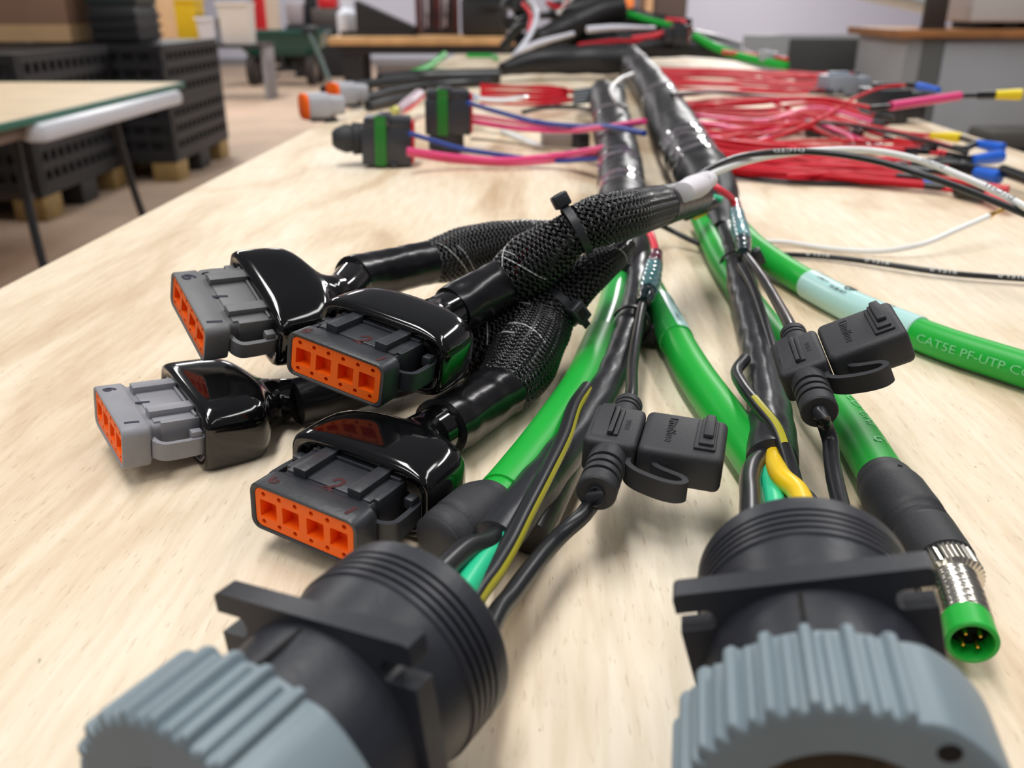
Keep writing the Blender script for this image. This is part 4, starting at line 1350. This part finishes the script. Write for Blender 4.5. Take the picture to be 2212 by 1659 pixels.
tip_connector(oriented(660, 262, 2, -62), 'grey connector with orange face, outermost at the left table edge')
tip_connector(oriented(722, 232, 4, -52), 'grey connector with orange face, behind the outermost one')
for pts, r, m, lab in (
        ([(880, 324, 24), (980, 338, 14), (1090, 346, 10), (1200, 336, 14), (1290, 322, 30), (1312, 318, 34)], 3.2, PINK, 'pink wire from the nearer green-lock connector to the left trunk, upper one'),
        ([(880, 332, 20), (980, 348, 9), (1110, 354, 6), (1220, 345, 10), (1300, 330, 26)], 2.6, mat('rose_wire', (226, 96, 130), .35), 'rose wire from the nearer green-lock connector, lower one'),
        ([(884, 288, 40), (940, 305, 30), (990, 320, 22), (1090, 336, 12), (1190, 347, 8), (1300, 342, 22)], 2.6, BLUEW, 'blue wire from the nearer green-lock connector to the left trunk'),
        ([(1018, 262, 34), (1110, 276, 26), (1200, 282, 26), (1300, 276, 44), (1392, 262, 60)], 3.2, PINK, 'pink wire from the further green-lock connector to the right trunk'),
        ([(1018, 250, 40), (1100, 262, 28), (1190, 274, 20), (1310, 282, 30)], 2.6, mat('rose_wire', (226, 96, 130), .35), 'rose wire beside the pink wire of the further green-lock connector'),
        ([(1012, 222, 60), (1070, 240, 46), (1150, 262, 34), (1240, 272, 36), (1320, 274, 48), (1392, 288, 52)], 2.8, BLUEW, 'blue wire from the further green-lock connector to the right trunk'),
        ([(1130, 242, 14), (1180, 232, 16), (1240, 232, 18), (1275, 238, 20)], 3.4, BLACKW, 'black wire loop lying left of the left trunk'),
        ([(1018, 300, 20), (1090, 306, 6), (1160, 318, 4), (1250, 324, 6)], 1.8, mat('tan_wire', (170, 160, 140), .5), 'thin tan wire on the plywood between the pink wires'),
        ([(1366, 160, 74), (1334, 176, 76), (1322, 200, 70), (1334, 222, 60), (1350, 232, 50)], 2.8, WHITEW, 'white wire loop hooking out of the right trunk near its far end')):
    cable(pts and m.name if m.name.endswith('wire') else 'wire', pts, r, m, lab, 'wire', seg=10, step=.008)
for k in range(7):
    y0 = 183 + k * 6.5
    wire3('red_wire', [at(1038, y0, 40 - 3 * k), at(1110, y0 + 2 + RW.uniform(-3, 3), 38 - 3 * k), at(1180, y0 + 4, 36 - 3 * k), at(1245 - RW.uniform(0, 25), 192 + k * 4, 36 - 3 * k)], 2.4, (RED, RED2)[k % 2],
          'short red wire between the further green-lock connector and the trunks', 'short red wires behind the green locks')
for k in range(5):
    wire3('dark_wire', [at(1240, 196 + 7 * k, 34 - 3 * k), at(1300, 188 + 7 * k, 34 - 3 * k), at(1350, 182 + 8 * k, 34)], 2.6, mat('grey_wire', (96, 104, 112), .35),
          'short dark grey wire joining the red wires to the trunk', 'dark grey wires beside the left trunk')
o = solid('tape_reflection', tube(MB(), px_path([(1040, 214, 44), (1080, 217, 44), (1135, 209, 44)], [7, 7.5, 5.5], .01), 12, flat=.45), mat('reflection_white_film', (245, 246, 250), .12, coat=.5),  # white colour stands for a reflection on translucent tape
          'translucent tape strip with a painted white reflection on the short red wires', 'tag', smooth=60)
part('tape_tail', tube(MB(), px_path([(1012, 205, 44), (1026, 212, 44), (1040, 214, 44)], [9, 9.5, 7], .01), 12, flat=.4), mat('pale_grey_film', (178, 186, 204), .25), o, world=True, smooth=60)
t = new_thing('relay_module', 'small grey and black module lying left of the left trunk', 'module', oriented(1232, 322, 1, 8))
part('grey_body', mmbox(MB(), (-32, 0, 0), (2, 26, 18), 1.2), mat('warm_grey_plastic', (150, 142, 134), .5), t)
part('black_end', mmbox(MB(), (2, 2, 0), (24, 24, 17), 1.2), NYLON2, t)
o = solid('crimp_strip', tube(MB(), px_path([(1085, 284, 3), (1125, 300, 3), (1168, 320, 3)], [3.4, 4.5, 4.5], .008), 10), mat('frosted_white', (226, 232, 232), .3),
          'pale frosted sleeve lying on the plywood beside the small module', 'sleeve', smooth=60)
cable('black_cable', [(700, 196, 20), (760, 186, 22), (830, 178, 24), (900, 172, 26)], 9, BLACKW, 'black cable behind the grey orange-faced connectors', 'cable')
cable('black_cable', [(790, 214, 14), (850, 198, 18), (920, 186, 22), (1000, 180, 26), (1060, 176, 30)], 9, BLACKW, 'black cable leading behind the green-lock connectors', 'cable')
cable('black_cable', [(795, 230, 8), (860, 215, 10), (915, 205, 14)], 8, BLACKW, 'short black cable between the two green-lock connectors', 'cable')
o, p_ = cable('pale_sleeve', [(862, 238, 20), (885, 222, 26), (905, 205, 30)], [7, 9, 9], mat('pale_pink_sleeve', (200, 178, 190), .4), 'pale pink sleeve between the two green-lock connectors', 'sleeve')
part('coral_edge', tube_patch(p_, 0, p_.len(), -60, 10, .0006, 12, 5), CORAL, o, world=True)
solid('yellow_plug', MB().lathe([(0, 4.5 * mm), (7 * mm, 5.5 * mm), (9 * mm, 3 * mm)], 14, oriented(848, 240, 46, -30)), mat('pale_yellow_cap', (230, 226, 130), .4), 'small pale yellow cap on top of the nearer green-lock connector', 'cap')

# ================================================================== FAR END OF THE TABLE: TANGLE
def far(name, pts, r, m, label, cat='cable', flat=1.0, rf=None):
    """(px, py, distance in m): cables heaped at the far end of the table"""
    r = [q * mm for q in r] if hasattr(r, '__len__') else r * mm
    pa = Path([pd(*p) for p in pts], r, .02)
    return solid(name, tube(MB(), pa, 16, flat=flat, rfun=rf), m, label, cat, smooth=60), pa


far('taped_trunk', [(1352, 128, 2.15), (1290, 128, 2.15), (1210, 130, 2.15), (1140, 136, 2.1), (1085, 150, 2.05)], [32, 32, 30, 24, 14], TAPE, 'thick taped branch running left from the far end of the right trunk', rf=lumpy(.07, 21))
far('taped_trunk', [(1340, 112, 2.4), (1420, 104, 2.4), (1500, 104, 2.4), (1580, 114, 2.4), (1640, 130, 2.3)], [26, 24, 22, 18, 10], TAPE, 'taped branch running right from the far end of the right trunk', rf=lumpy(.07, 22))
far('taped_trunk', [(1170, 84, 2.6), (1230, 60, 2.6), (1290, 30, 2.6), (1350, 12, 2.6)], [30, 34, 32, 26], TAPE, 'far taped branch rising behind the white tags', rf=lumpy(.07, 23))
far('taped_trunk', [(1120, 92, 2.75), (1200, 94, 2.7), (1290, 100, 2.6), (1360, 106, 2.5)], [26, 34, 36, 30], TAPE, 'far taped branch lying below the white tags', rf=lumpy(.07, 24))
far('black_cable', [(1118, 60, 2.9), (1115, 20, 2.9), (1130, -10, 2.9)], [45, 50, 46], BLACKW, 'dark upright hank of cable at the far end of the table')
far('black_cable', [(1190, 30, 2.9), (1250, 20, 2.9), (1300, 6, 2.9), (1345, -6, 2.9)], [34, 34, 30, 24], BLACKW, 'dark cable heap at the very far end of the table')
far('black_cable', [(1290, 30, 2.8), (1380, 42, 2.7), (1440, 52, 2.6), (1490, 66, 2.5)], [12, 14, 14, 12], BLACKW, 'black cable lying along the far green cable')
far('black_cable', [(1330, 84, 2.5), (1420, 88, 2.5), (1480, 84, 2.5), (1530, 88, 2.5), (1600, 100, 2.5)], [20, 22, 26, 20, 10], BLACKW, 'black cable below the far green cable')
far('white_tag', [(1120, 112, 2.35), (1160, 94, 2.35), (1240, 72, 2.35)], [16, 15, 10], mat('white_tape', (226, 226, 238), .4), 'white tape flag on the far cables, left one', 'tag', .5)
far('white_tag', [(1268, 64, 2.4), (1320, 60, 2.4), (1415, 60, 2.4)], [17, 16, 8], mat('white_tape', (226, 226, 238), .4), 'white tape flag on the far cables, right one', 'tag', .5)
far('white_wire', [(1140, -4, 2.5), (1158, 22, 2.5), (1156, 50, 2.45), (1140, 84, 2.4), (1110, 122, 2.35)], 6.5, mat('white_tape', (226, 226, 238), .4), 'white wire arching down over the far tangle', 'wire')
far('red_wire', [(1128, 6, 2.55), (1146, 30, 2.55), (1142, 66, 2.5)], 5, CORAL, 'red wire beside the white wire of the far tangle', 'wire')
far('red_wire', [(1250, 98, 2.3), (1320, 90, 2.35), (1400, 86, 2.4), (1470, 56, 2.4)], 6, RED, 'red wire crossing the far taped branches', 'wire')
far('red_wire', [(1365, 82, 2.35), (1420, 74, 2.35), (1480, 48, 2.35), (1440, 42, 2.4)], 5, CORAL, 'looped red wire near the far black connectors', 'wire')
far('red_wire', [(1180, 4, 2.5), (1210, 18, 2.5), (1230, -4, 2.5)], 6, RED, 'red wire at the top of the far tangle', 'wire')
far('white_wire', [(1205, 30, 2.5), (1222, 6, 2.5), (1240, -8, 2.5)], 6, WHITEW, 'pale wire at the top of the far tangle', 'wire')
far('green_cable', [(1275, 18, 2.7), (1330, 24, 2.65), (1400, 44, 2.55), (1450, 56, 2.5)], [10, 9, 9, 9], GREEN, 'green cable along the far black cable', 'cable')
far('green_cable', [(1500, 78, 2.4), (1545, 102, 2.35), (1600, 122, 2.3), (1650, 134, 2.25), (1700, 142, 2.2)], 10, GREEN, 'green cable sloping down to the furthest red bundle', 'cable')
far('green_cable', [(880, 162, 2.3), (915, 150, 2.4), (945, 130, 2.6), (960, 118, 2.7)], 9, GREEN, 'green cable at the far left table edge', 'cable')
far('green_cable', [(1008, 122, 3.05), (1060, 122, 3.05), (1072, 130, 2.9)], 9, GREEN, 'green cable lying across the far end of the plywood', 'cable')
far('black_cable', [(820, 176, 1.95), (900, 168, 2.0), (990, 166, 2.0), (1080, 164, 2.0)], 16, BLACKW, 'black cable behind the left connector block', 'cable')
far('grey_wire', [(1560, 112, 2.3), (1640, 120, 2.3), (1700, 128, 2.2)], 5, REDT, 'red stub behind the sloping green cable', 'wire')
for k in range(12):
    x0 = 1100 + k * 24 + RW.uniform(-20, 20)
    y0 = RW.uniform(40, 108)
    far('dark_cable', [(x0, y0 + 14, 2.75), (x0 + RW.uniform(20, 50), y0 - RW.uniform(5, 35), 2.7), (x0 + RW.uniform(70, 100), y0 - RW.uniform(0, 22), 2.68), (x0 + RW.uniform(110, 160), y0 + RW.uniform(-4, 16), 2.62)],
        RW.uniform(8, 17), (BLACKW, SHRINK, TAPE)[k % 3], 'dark cable in the heap at the far end of the table')[0]['group'] = 'dark cables heaped at the far end'
t = small_connector(Matrix.Translation(pd(1482, 96, 2.35)) @ Matrix.Rotation(math.radians(95), 4, 'Z'), 44, 60, 44, NYLON2, 'black connector with orange face at the far right of the tangle', ORANGE)
small_connector(Matrix.Translation(pd(1640, 132, 2.25)) @ Matrix.Rotation(math.radians(-80), 4, 'Z'), 24, 44, 22, CG, 'grey connector past the end of the sloping green cable')

# ================================================================== WORKSHOP BACKGROUND
WOODL = mat('light_wood_board', (246, 216, 178), 0.6, var=.06, vscale=6, stretch=(1, 6, 1))
BENCHW = mat('bench_wood', (208, 164, 112), 0.6, var=.08, vscale=5)
PBLK = mat('black_moulded_plastic', (34, 34, 37), 0.55)
STL = mat('black_tube_steel', (38, 40, 44), 0.4)


def B(lo, hi, bev=0):
    return MB().box(lo, hi, bev)


# low folding table at the left
t = new_thing('folding_table', 'low folding table with pale wood top at the left, green edged', 'table', Matrix.Translation((-1.6, 2.4, 0)) @ Matrix.Rotation(math.radians(-1.0), 4, 'Z'))
part('tabletop', B((-1.2, 0, .722), (0, 1.99, .74), .002), WOODL, t)
part('green_edging', MB().box((-.0, 0, .716), (.012, 1.99, .741), .003).box((-1.2, 1.988, .716), (.012, 2.0, .741), .003), mat('green_edging', (40, 110, 90), .4), t)
part('apron', B((-.10, .0, .672), (-.02, 1.95, .722)), mat('brown_apron', (120, 98, 82), .6), t)
part('white_rail', MB().box((-.045, .60, .655), (.05, 1.86, .718), .022), mat('white_plastic', (222, 224, 232), .35), t, label='white plastic rail under the table edge')
for nm, x0, y0, x1, y1 in (('leg', -.13, .72, -.05, .62), ('leg', -.10, 1.42, -.02, 1.50), ('leg', -1.1, .72, -1.15, .62), ('leg', -1.1, 1.42, -1.15, 1.54)):
    part(nm, tube(MB(), Path([Vector((x0, y0, .70)), Vector(((x0 + x1) / 2 - .01, (y0 + y1) / 2, .3)), Vector((x1, y1, .0))], .016, .05), 10), STL, t, smooth=60)
part('cross_brace', tube(MB(), Path([Vector((-.12, .74, .45)), Vector((-1.1, .74, .45))], .011, .3), 8), STL, t, smooth=60)


def bin_stack(x0, y0, x1, y1, zs, label):
    """collapsible bulk bin on wooden feet; walls are rails and ribs standing proud of a recessed panel"""
    t = new_thing('plastic_bin', label, 'bin', Matrix.Translation(((x0 + x1) / 2, (y0 + y1) / 2, zs[0])), 'stacked black bulk bins')
    w, d, h = (x1 - x0) / 2, (y1 - y0) / 2, zs[1] - zs[0]
    part('inner_box', B((-w + .03, -d + .03, .02), (w - .03, d - .03, h - .004)), PBLK, t)
    for sx, sy in ((1, 1), (1, -1), (-1, 1), (-1, -1)):
        part('corner_post', B((sx * w - .035 * (sx > 0) - .0 * sx - (0 if sx > 0 else 0), sy * d - .035 * (sy > 0), 0), (sx * w + .035 * (sx < 0), sy * d + .035 * (sy < 0), h - .002)), PBLK, t)
    nr = 4
    for k in range(nr):
        z = k * (h - .05) / (nr - 1)
        part('rail', B((w - .028, -d + .035, z), (w + .004, d - .035, z + .048)), PBLK, t)
        part('rail', B((-w + .035, -d - .004, z), (w - .035, -d + .028, z + .048)), PBLK, t)
    rb = MB()
    for k in range(12):
        y = -d + .06 + k * (2 * d - .14) / 11
        rb.box((w - .03, y, .04), (w - .006, y + .035, h - .04))
    for k in range(10):
        x = -w + .06 + k * (2 * w - .14) / 9
        rb.box((x, -d + .006, .04), (x + .035, -d + .03, h - .04))
    part('rib_row', rb, PBLK, t, kind='stuff')
    return t


def pallet(x0, y0, x1, y1, label):
    t = new_thing('pallet', label, 'pallet', Matrix.Translation(((x0 + x1) / 2, (y0 + y1) / 2, 0)), None)
    w, d = (x1 - x0) / 2, (y1 - y0) / 2
    part('deck', B((-w, -d, .13), (w, d, .16)), PBLK, t)
    for sx in (-1, 0, 1):
        for sy in (-1, 0, 1):
            part('foot_block', B((sx * (w - .09) - .085, sy * (d - .11) - .105, 0), (sx * (w - .09) + .085, sy * (d - .11) + .105, .13), .01),
                 mat('tan_wood_block', (150, 124, 76), .7, var=.12, vscale=8) if (sx + sy) % 2 == 0 else mat('dark_wood_block', (40, 38, 36), .7), t)


for nm, (x0, y0, x1, y1) in (('right', (-3.25, 5.86, -2.19, 7.0)), ('left', (-3.58, 4.70, -2.50, 5.82))):
    pallet(x0, y0, x1, y1, 'pallet on tan wooden blocks under the %s stack of black bins' % nm)
    bin_stack(x0, y0, x1, y1, (.16, .505), 'lower black bulk bin of the %s stack' % nm)
    bin_stack(x0, y0, x1, y1, (.505, .85), 'upper black bulk bin of the %s stack' % nm)
pallet(-4.75, 5.95, -3.6, 7.0, 'pallet under the hindmost stack of black bins')
bin_stack(-4.75, 5.95, -3.6, 7.0, (.16, .505), 'lower black bulk bin of the hindmost stack')
bin_stack(-4.75, 5.95, -3.6, 7.0, (.505, .86), 'upper black bulk bin of the hindmost stack')
CARD = mat('brown_cardboard', (150, 116, 94), 0.8, var=.05, vscale=3)
CARDL = mat('tan_cardboard', (206, 168, 124), 0.8, var=.05, vscale=3)


def carton(lo, hi, m, label, tape=True):
    t = new_thing('cardboard_box', label, 'box', Matrix.Translation(((lo[0] + hi[0]) / 2, (lo[1] + hi[1]) / 2, lo[2])))
    w, d, h = (hi[0] - lo[0]) / 2, (hi[1] - lo[1]) / 2, hi[2] - lo[2]
    part('carton_body', B((-w, -d, 0), (w, d, h), .008), m, t)
    part('top_flap', MB().box((-w, -d, h), (w, -.004, h + .006)).box((-w, .004, h), (w, d, h + .006)), m, t)
    part('lower_band', B((-w - .003, -d - .003, 0), (w + .003, d + .003, .10)), CARDL, t)
    return t


carton((-4.75, 6.0, .86), (-2.80, 6.95, 1.6), CARD, 'large brown cardboard box on the hindmost bins')
t = new_thing('plastic_crate', 'tall narrow black crate standing on the right bin stack', 'crate', Matrix.Translation((-2.54, 6.25, .85)))
part('crate_body', B((-.15, -.2, 0), (.15, .2, .22), .02), PBLK, t)
part('crate_body', B((-.17, -.18, .22), (.16, .18, .5), .02), mat('dark_green_plastic', (48, 58, 56), .5), t, label='dark green upper crate half')
for k in range(3):
    part('crate_rib', B((-.16, -.21, .03 + .06 * k), (.16, .21, .05 + .06 * k)), PBLK, t)
carton((-4.6, 9.6, 0), (-3.60, 10.2, 1.5), CARDL, 'tall tan cardboard box behind the right bin stack')
YB = mat('yellow_plastic', (236, 196, 40), .45)
t = new_thing('bin_rack', 'rack of white and yellow parts bins beyond the black bins', 'rack', Matrix.Translation((-3.72, 11.5, 0)))
part('shelf', B((-.7, -.30, .60), (.75, .30, .64)), STL, t)
for x in (-.68, .70):
    part('upright', B((x, -.22, 0), (x + .05, .22, .6)), mat('pale_upright', (150, 150, 156), .5), t)


def tote(x, y, z, w, h, m, label):
    t = new_thing('parts_bin', label, 'bin', Matrix.Translation((x, y, z)))
    part('tub', MB().loft([[(-w * .45, -.12, 0), (w * .45, -.12, 0), (w * .45, .14, 0), (-w * .45, .14, 0)], [(-w / 2, -.18, h), (w / 2, -.18, h), (w / 2, .16, h), (-w / 2, .16, h)]]), m, t)
    part('rim', B((-w / 2 - .01, -.19, h - .03), (w / 2 + .01, .17, h + .0)), m, t)


tote(-4.0, 11.58, .64, .44, .50, YB, 'yellow parts bin, left on the rack')
tote(-3.635, 11.38, .64, .18, .30, mat('white_bin', (224, 226, 236), .4), 'small white parts bin beside the yellow one')
tote(-3.32, 11.5, .64, .36, .46, mat('cream_bin', (222, 214, 206), .5), 'large cream parts bin at the right of the rack')
t = new_thing('painted_post', 'red painted post standing behind the green cart', 'post', Matrix.Translation((-3.92, 14.9, 0)))
part('shaft', B((-.09, -.09, .03), (.09, .09, 2.2), .01), mat('red_paint', (205, 32, 40), .4), t)
part('base_plate', B((-.16, -.16, 0), (.16, .16, .03)), STL, t)
part('pale_side_panel', B((.09, -.05, .05), (.28, .06, 2.2)), mat('cream_panel', (216, 196, 176), .6), t)

# green garden cart
t = new_thing('garden_cart', 'dark green garden cart with four black wheels on the workshop floor', 'cart', Matrix.Translation((-3.30, 13.7, 0)))
GC = mat('dark_green_poly', (22, 74, 66), .22, coat=.4)
rg = lambda w, d, z, r: [(x, y, z) for x, y in rrect(w, d, r, 4)]
part('tub', MB().loft([rg(.95, .62, .40, .06), rg(1.18, .80, .54, .10), rg(1.24, .86, .68, .10), rg(1.30, .92, .70, .12), rg(1.30, .92, .735, .12), rg(1.22, .84, .735, .10), rg(1.08, .7, .48, .08)]), GC, t, smooth=50)
for sx in (-1, 1):
    for sy in (-1, 1):
        m = Matrix.Translation((sx * .42, sy * .30, .21)) @ Matrix.Rotation(math.pi / 2, 4, 'Z') @ Matrix.Rotation(0, 4, 'Y')
        part('wheel', MB().lathe([(-.055, .10), (-.06, .15), (-.05, .20), (-.02, .21), (.02, .21), (.05, .20), (.06, .15), (.055, .10)], 24, m), mat('tyre_rubber', (46, 40, 38), .7), t)
        part('wheel_hub', MB().lathe([(-.062, .1), (-.045, .03), (.045, .03), (.062, .1)], 18, m), mat('wheel_hub_grey', (120, 108, 100), .6), t)
part('axle', MB().box((-.4, -.32, .19), (.4, -.28, .23)).box((-.4, .28, .19), (.4, .32, .23)).box((-.03, -.3, .22), (.03, .3, .40)).box((-.4, -.05, .28), (.4, .05, .40)), STL, t)
part('pull_handle', tube(MB(), Path([Vector((.46, -.5, .74)), Vector((.60, -.62, .45)), Vector((.78, -.8, .06))], .03, .05), 10), mat('grey_green_tube', (84, 98, 96), .5), t, smooth=60)
part('handle_grip', B((.38, -.56, .72), (.58, -.44, .80), .02), STL, t)

# workbench with gear
t = new_thing('workbench', 'wood-topped black workbench behind the left of the tangle', 'bench', Matrix.Translation((-.95, 11.0, 0)))
part('bench_top', B((-1.12, -.4, .655), (1.3, .62, .74), .006), BENCHW, t)
part('bench_rail', B((-1.02, -.36, .56), (1.28, .36, .652)), PBLK, t)
for x in (-.98, 1.15):
    for y in (-.34, .26):
        part('leg', B((x, y, 0), (x + .22, y + .10, .56)), PBLK, t)
part('back_panel', B((-.7, .34, .0), (1.1, .36, .40)), mat('pale_panel', (206, 204, 212), .7), t)
t = new_thing('display_wedge', 'black wedge-shaped panel leaning on the workbench', 'panel', Matrix.Translation((-1.47, 11.0, .74)))
part('wedge_body', MB().loft([[(-.32, -.1, 0), (.34, -.1, 0), (.34, -.1, .10), (-.32, -.1, .38)], [(-.32, .25, 0), (.34, .25, 0), (.34, .25, .10), (-.32, .25, .38)]]), PBLK, t)
part('wedge_base', B((-.5, -.14, 0), (.34, .26, .055)), PBLK, t)
t = new_thing('cable_rack', 'dark rack hung with red and white wires on the workbench', 'rack', Matrix.Translation((-.90, 11.36, .74)))
part('back_board', B((-.26, .1, 0), (.26, .14, .62)), mat('dark_brown_board', (52, 42, 44), .7), t)
part('top_bar', B((-.28, -.02, .56), (.28, .14, .62)), PBLK, t)
for k in range(9):
    x = -.23 + .057 * k
    part('hanging_wire', tube(MB(), Path([Vector((x, -.02, .6)), Vector((x + .01, -.05, .35)), Vector((x + RW.uniform(-.02, .02), -.02, .03 + RW.uniform(0, .1)))], .016, .05), 6),
         (mat('maroon_wire', (110, 44, 44), .5), mat('mauve_grey_wire', (150, 130, 136), .5), mat('pale_wire', (210, 200, 208), .5), mat('brown_wire', (70, 50, 48), .5))[k % 4], t, smooth=60)
t = new_thing('equipment_case', 'black equipment case on the right of the workbench', 'case', Matrix.Translation((-.26, 11.0, .74)))
part('case_body', B((-.32, -.25, 0), (.22, .25, .42), .05), PBLK, t)
part('case_lid', B((-.34, -.27, .42), (.24, .27, .50), .03), PBLK, t)
part('handle', B((-.08, -.29, .30), (.14, -.25, .34), .01), STL, t)
t = new_thing('bench_press', 'dark bench machine with a red cap behind the green cart', 'machine', Matrix.Translation((-3.05, 15.2, .10)))
part('stand', B((-.42, -.3, -.10), (.42, .3, .58)), PBLK, t)
part('machine_bed', B((-.5, -.34, .58), (.55, .34, .68), .02), PBLK, t)
part('machine_body', B((-.12, -.2, .68), (.38, .2, .92), .03), mat('dark_grey_casting', (86, 78, 74), .6), t)
part('column', B((-.22, -.1, .68), (-.05, .1, 1.4), .02), STL, t)
part('red_cap', B((0, -.18, .92), (.28, .18, 1.1), .03), mat('red_paint', (205, 32, 40), .4), t)
part('grey_guard', B((-.5, -.22, .68), (-.24, .2, 1.0), .04), mat('pale_mauve_guard', (160, 148, 152), .5), t)
t = new_thing('water_jug', 'white plastic jug on the bench behind the green cart', 'jug', Matrix.Translation((-1.97, 11.42, .74)))
part('jug_body', MB().lathe([(0, .12), (.02, .13), (.24, .13), (.30, .05), (.36, .045)], 20, Matrix.Rotation(math.pi / 2, 4, 'X')), mat('white_jug', (214, 216, 226), .4), t)
part('jug_cap', MB().lathe([(.355, .05), (.40, .05)], 16, Matrix.Rotation(math.pi / 2, 4, 'X')), mat('white_bin', (224, 226, 236), .4), t)
t = new_thing('side_shelf', 'tall dark brown cabinet against the back wall, left of the bare white wall', 'cabinet', Matrix.Translation((2.72, 16.9, 0)))
part('carcass', B((-.28, -.4, 0), (.30, .4, 2.4), .01), mat('dark_brown_cabinet', (74, 58, 52), .6), t)
part('door', B((-.26, -.43, .1), (.28, -.4, 2.35), .005), mat('dark_brown_cabinet', (74, 58, 52), .6), t)
part('tan_side', B((-.42, -.4, 0), (-.29, .4, 2.4)), mat('tan_side_panel', (196, 156, 116), .6), t)
t = new_thing('stacked_case', 'orange and grey case beside the dark brown cabinet', 'case', Matrix.Translation((1.75, 16.4, 0)))
part('case_body', B((-.45, -.3, 0), (.3, .3, 1.02), .03), mat('grey_case', (150, 150, 156), .5), t)
part('orange_lid', B((-.2, -.32, 1.02), (.3, .32, 1.3), .03), mat('orange_case_lid', (232, 130, 62), .5), t)
part('red_strip', B((-.47, -.32, 1.02), (-.2, .32, 1.3), .02), mat('red_paint', (205, 32, 40), .4), t)

# right-hand side: sheet panel, slanted cover, cabinets
t = new_thing('sheet_panel', 'grey sheet-metal panel standing beyond the right table edge', 'panel', Matrix.Translation((1.75, 5.2, 0)))
part('frame_sheet', B((-.47, 0, .0), (.50, .03, .925), .004), mat('mid_grey_sheet', (166, 168, 170), .45), t)
part('dark_sheet', B((-.22, -.012, .50), (.475, .0, .905), .003), mat('dark_grey_sheet', (66, 66, 66), .5), t)
part('kick_plate', B((-.47, -.02, .0), (.50, .0, .30), .004), mat('pale_grey_sheet', (168, 170, 172), .45), t)
t = new_thing('slanted_cover', 'slanted pale grey sheet hanging above the sheet-metal panel', 'panel', Matrix.Translation((2.0, 5.6, 1.14)) @ Matrix.Rotation(math.radians(12), 4, 'Y') @ Matrix.Rotation(math.radians(-4), 4, 'Z'))
part('sheet', B((-.37, -.3, 0), (1.5, .35, .02), .004), mat('pale_grey_paint', (184, 190, 190), .5), t)
part('brass_end', B((-.42, -.31, -.012), (-.365, .36, .028), .004), mat('tan_edge_strip', (150, 128, 96), .5), t)
part('hanger', tube(MB(), Path([Vector((.3, 0, .02)), Vector((.3, 0, .8))], .012, .3), 8), STL, t)
t = new_thing('metal_cabinet', 'light grey metal cabinet with wooden top at the far right', 'cabinet', Matrix.Translation((2.40, 4.3, 0)))
CGY = mat('cabinet_grey', (178, 180, 184), .45, var=.03, vscale=3)
part('carcass', B((-.60, 0, 0), (.9, .6, .94), .004), CGY, t)
part('left_post', B((-.60, -.012, 0), (-.53, .0, .94)), mat('pale_grey_sheet', (168, 170, 172), .45), t)
part('dark_post', B((-.53, -.02, 0), (-.44, .0, .94)), mat('grey_green_post', (112, 114, 112), .5), t)
part('door', B((-.43, -.018, .05), (.02, .0, .92), .004), CGY, t)
part('door', B((.03, -.018, .05), (.48, .0, .92), .004), mat('cabinet_blue_grey', (162, 170, 180), .45), t)
part('wooden_top', B((-.66, -.05, .94), (.95, .62, .975), .004), mat('brown_plank', (166, 112, 66), .6, var=.1, vscale=8), t)
t = new_thing('wooden_stake', 'dark wooden stake standing upright on the wooden cabinet top', 'stake', Matrix.Translation((1.915, 4.32, .975)))
part('post', B((-.045, -.03, 0), (.045, .03, .155), .005), mat('dark_wood_post', (58, 46, 40), .7), t)
part('post_foot', B((-.05, -.034, 0), (.05, .034, .012), .003), mat('dark_wood_post', (58, 46, 40), .7), t)
t = new_thing('white_appliance', 'cream appliance with black feet on the wooden cabinet top', 'appliance', Matrix.Translation((2.27, 4.42, .975)))
part('casing', B((-.20, -.12, .03), (.10, .16, .40), .012), mat('cream_casing', (216, 212, 210), .45), t)
part('side_frame', B((.10, -.12, .03), (.22, .16, .40), .01), mat('grey_frame', (176, 174, 172), .5), t)
part('dark_side', B((.15, -.14, .05), (.30, .1, .42), .02), PBLK, t)
for x in (-.17, -.03, .10):
    part('foot', B((x, -.10, 0), (x + .06, .12, .03), .004), PBLK, t)
t = new_thing('rolled_canvas', 'dark blue and grey roll on a low stand beyond the right table edge', 'roll', Matrix.Translation((1.95, 3.6, .0)))
part('stool_post', B((-.12, -.12, 0), (.3, .12, .50), .02), mat('steel_stand', (120, 124, 130), .5), t)
part('canvas_roll', MB().lathe([(-.3, .01), (-.29, .05), (.4, .06), (.41, .01)], 18, Matrix.Translation((.1, 0, .54)) @ Matrix.Rotation(math.radians(-70), 4, 'Z')), mat('navy_canvas', (44, 54, 82), .8), t)
part('grey_cap', B((-.1, -.1, .56), (.16, .1, .63), .02), mat('dark_olive_cap', (86, 84, 80), .7), t)

# ------------------------------------------------------------------ label check
for lab_, members in LABELS.items():
    if len(members) > 1 and not all('group' in bpy.data.objects[n] for n, _ in members):
        print('SHARED LABEL', lab_, members)
    if not 4 <= len(lab_.split()) <= 16:
        print('LABEL LENGTH', len(lab_.split()), lab_)
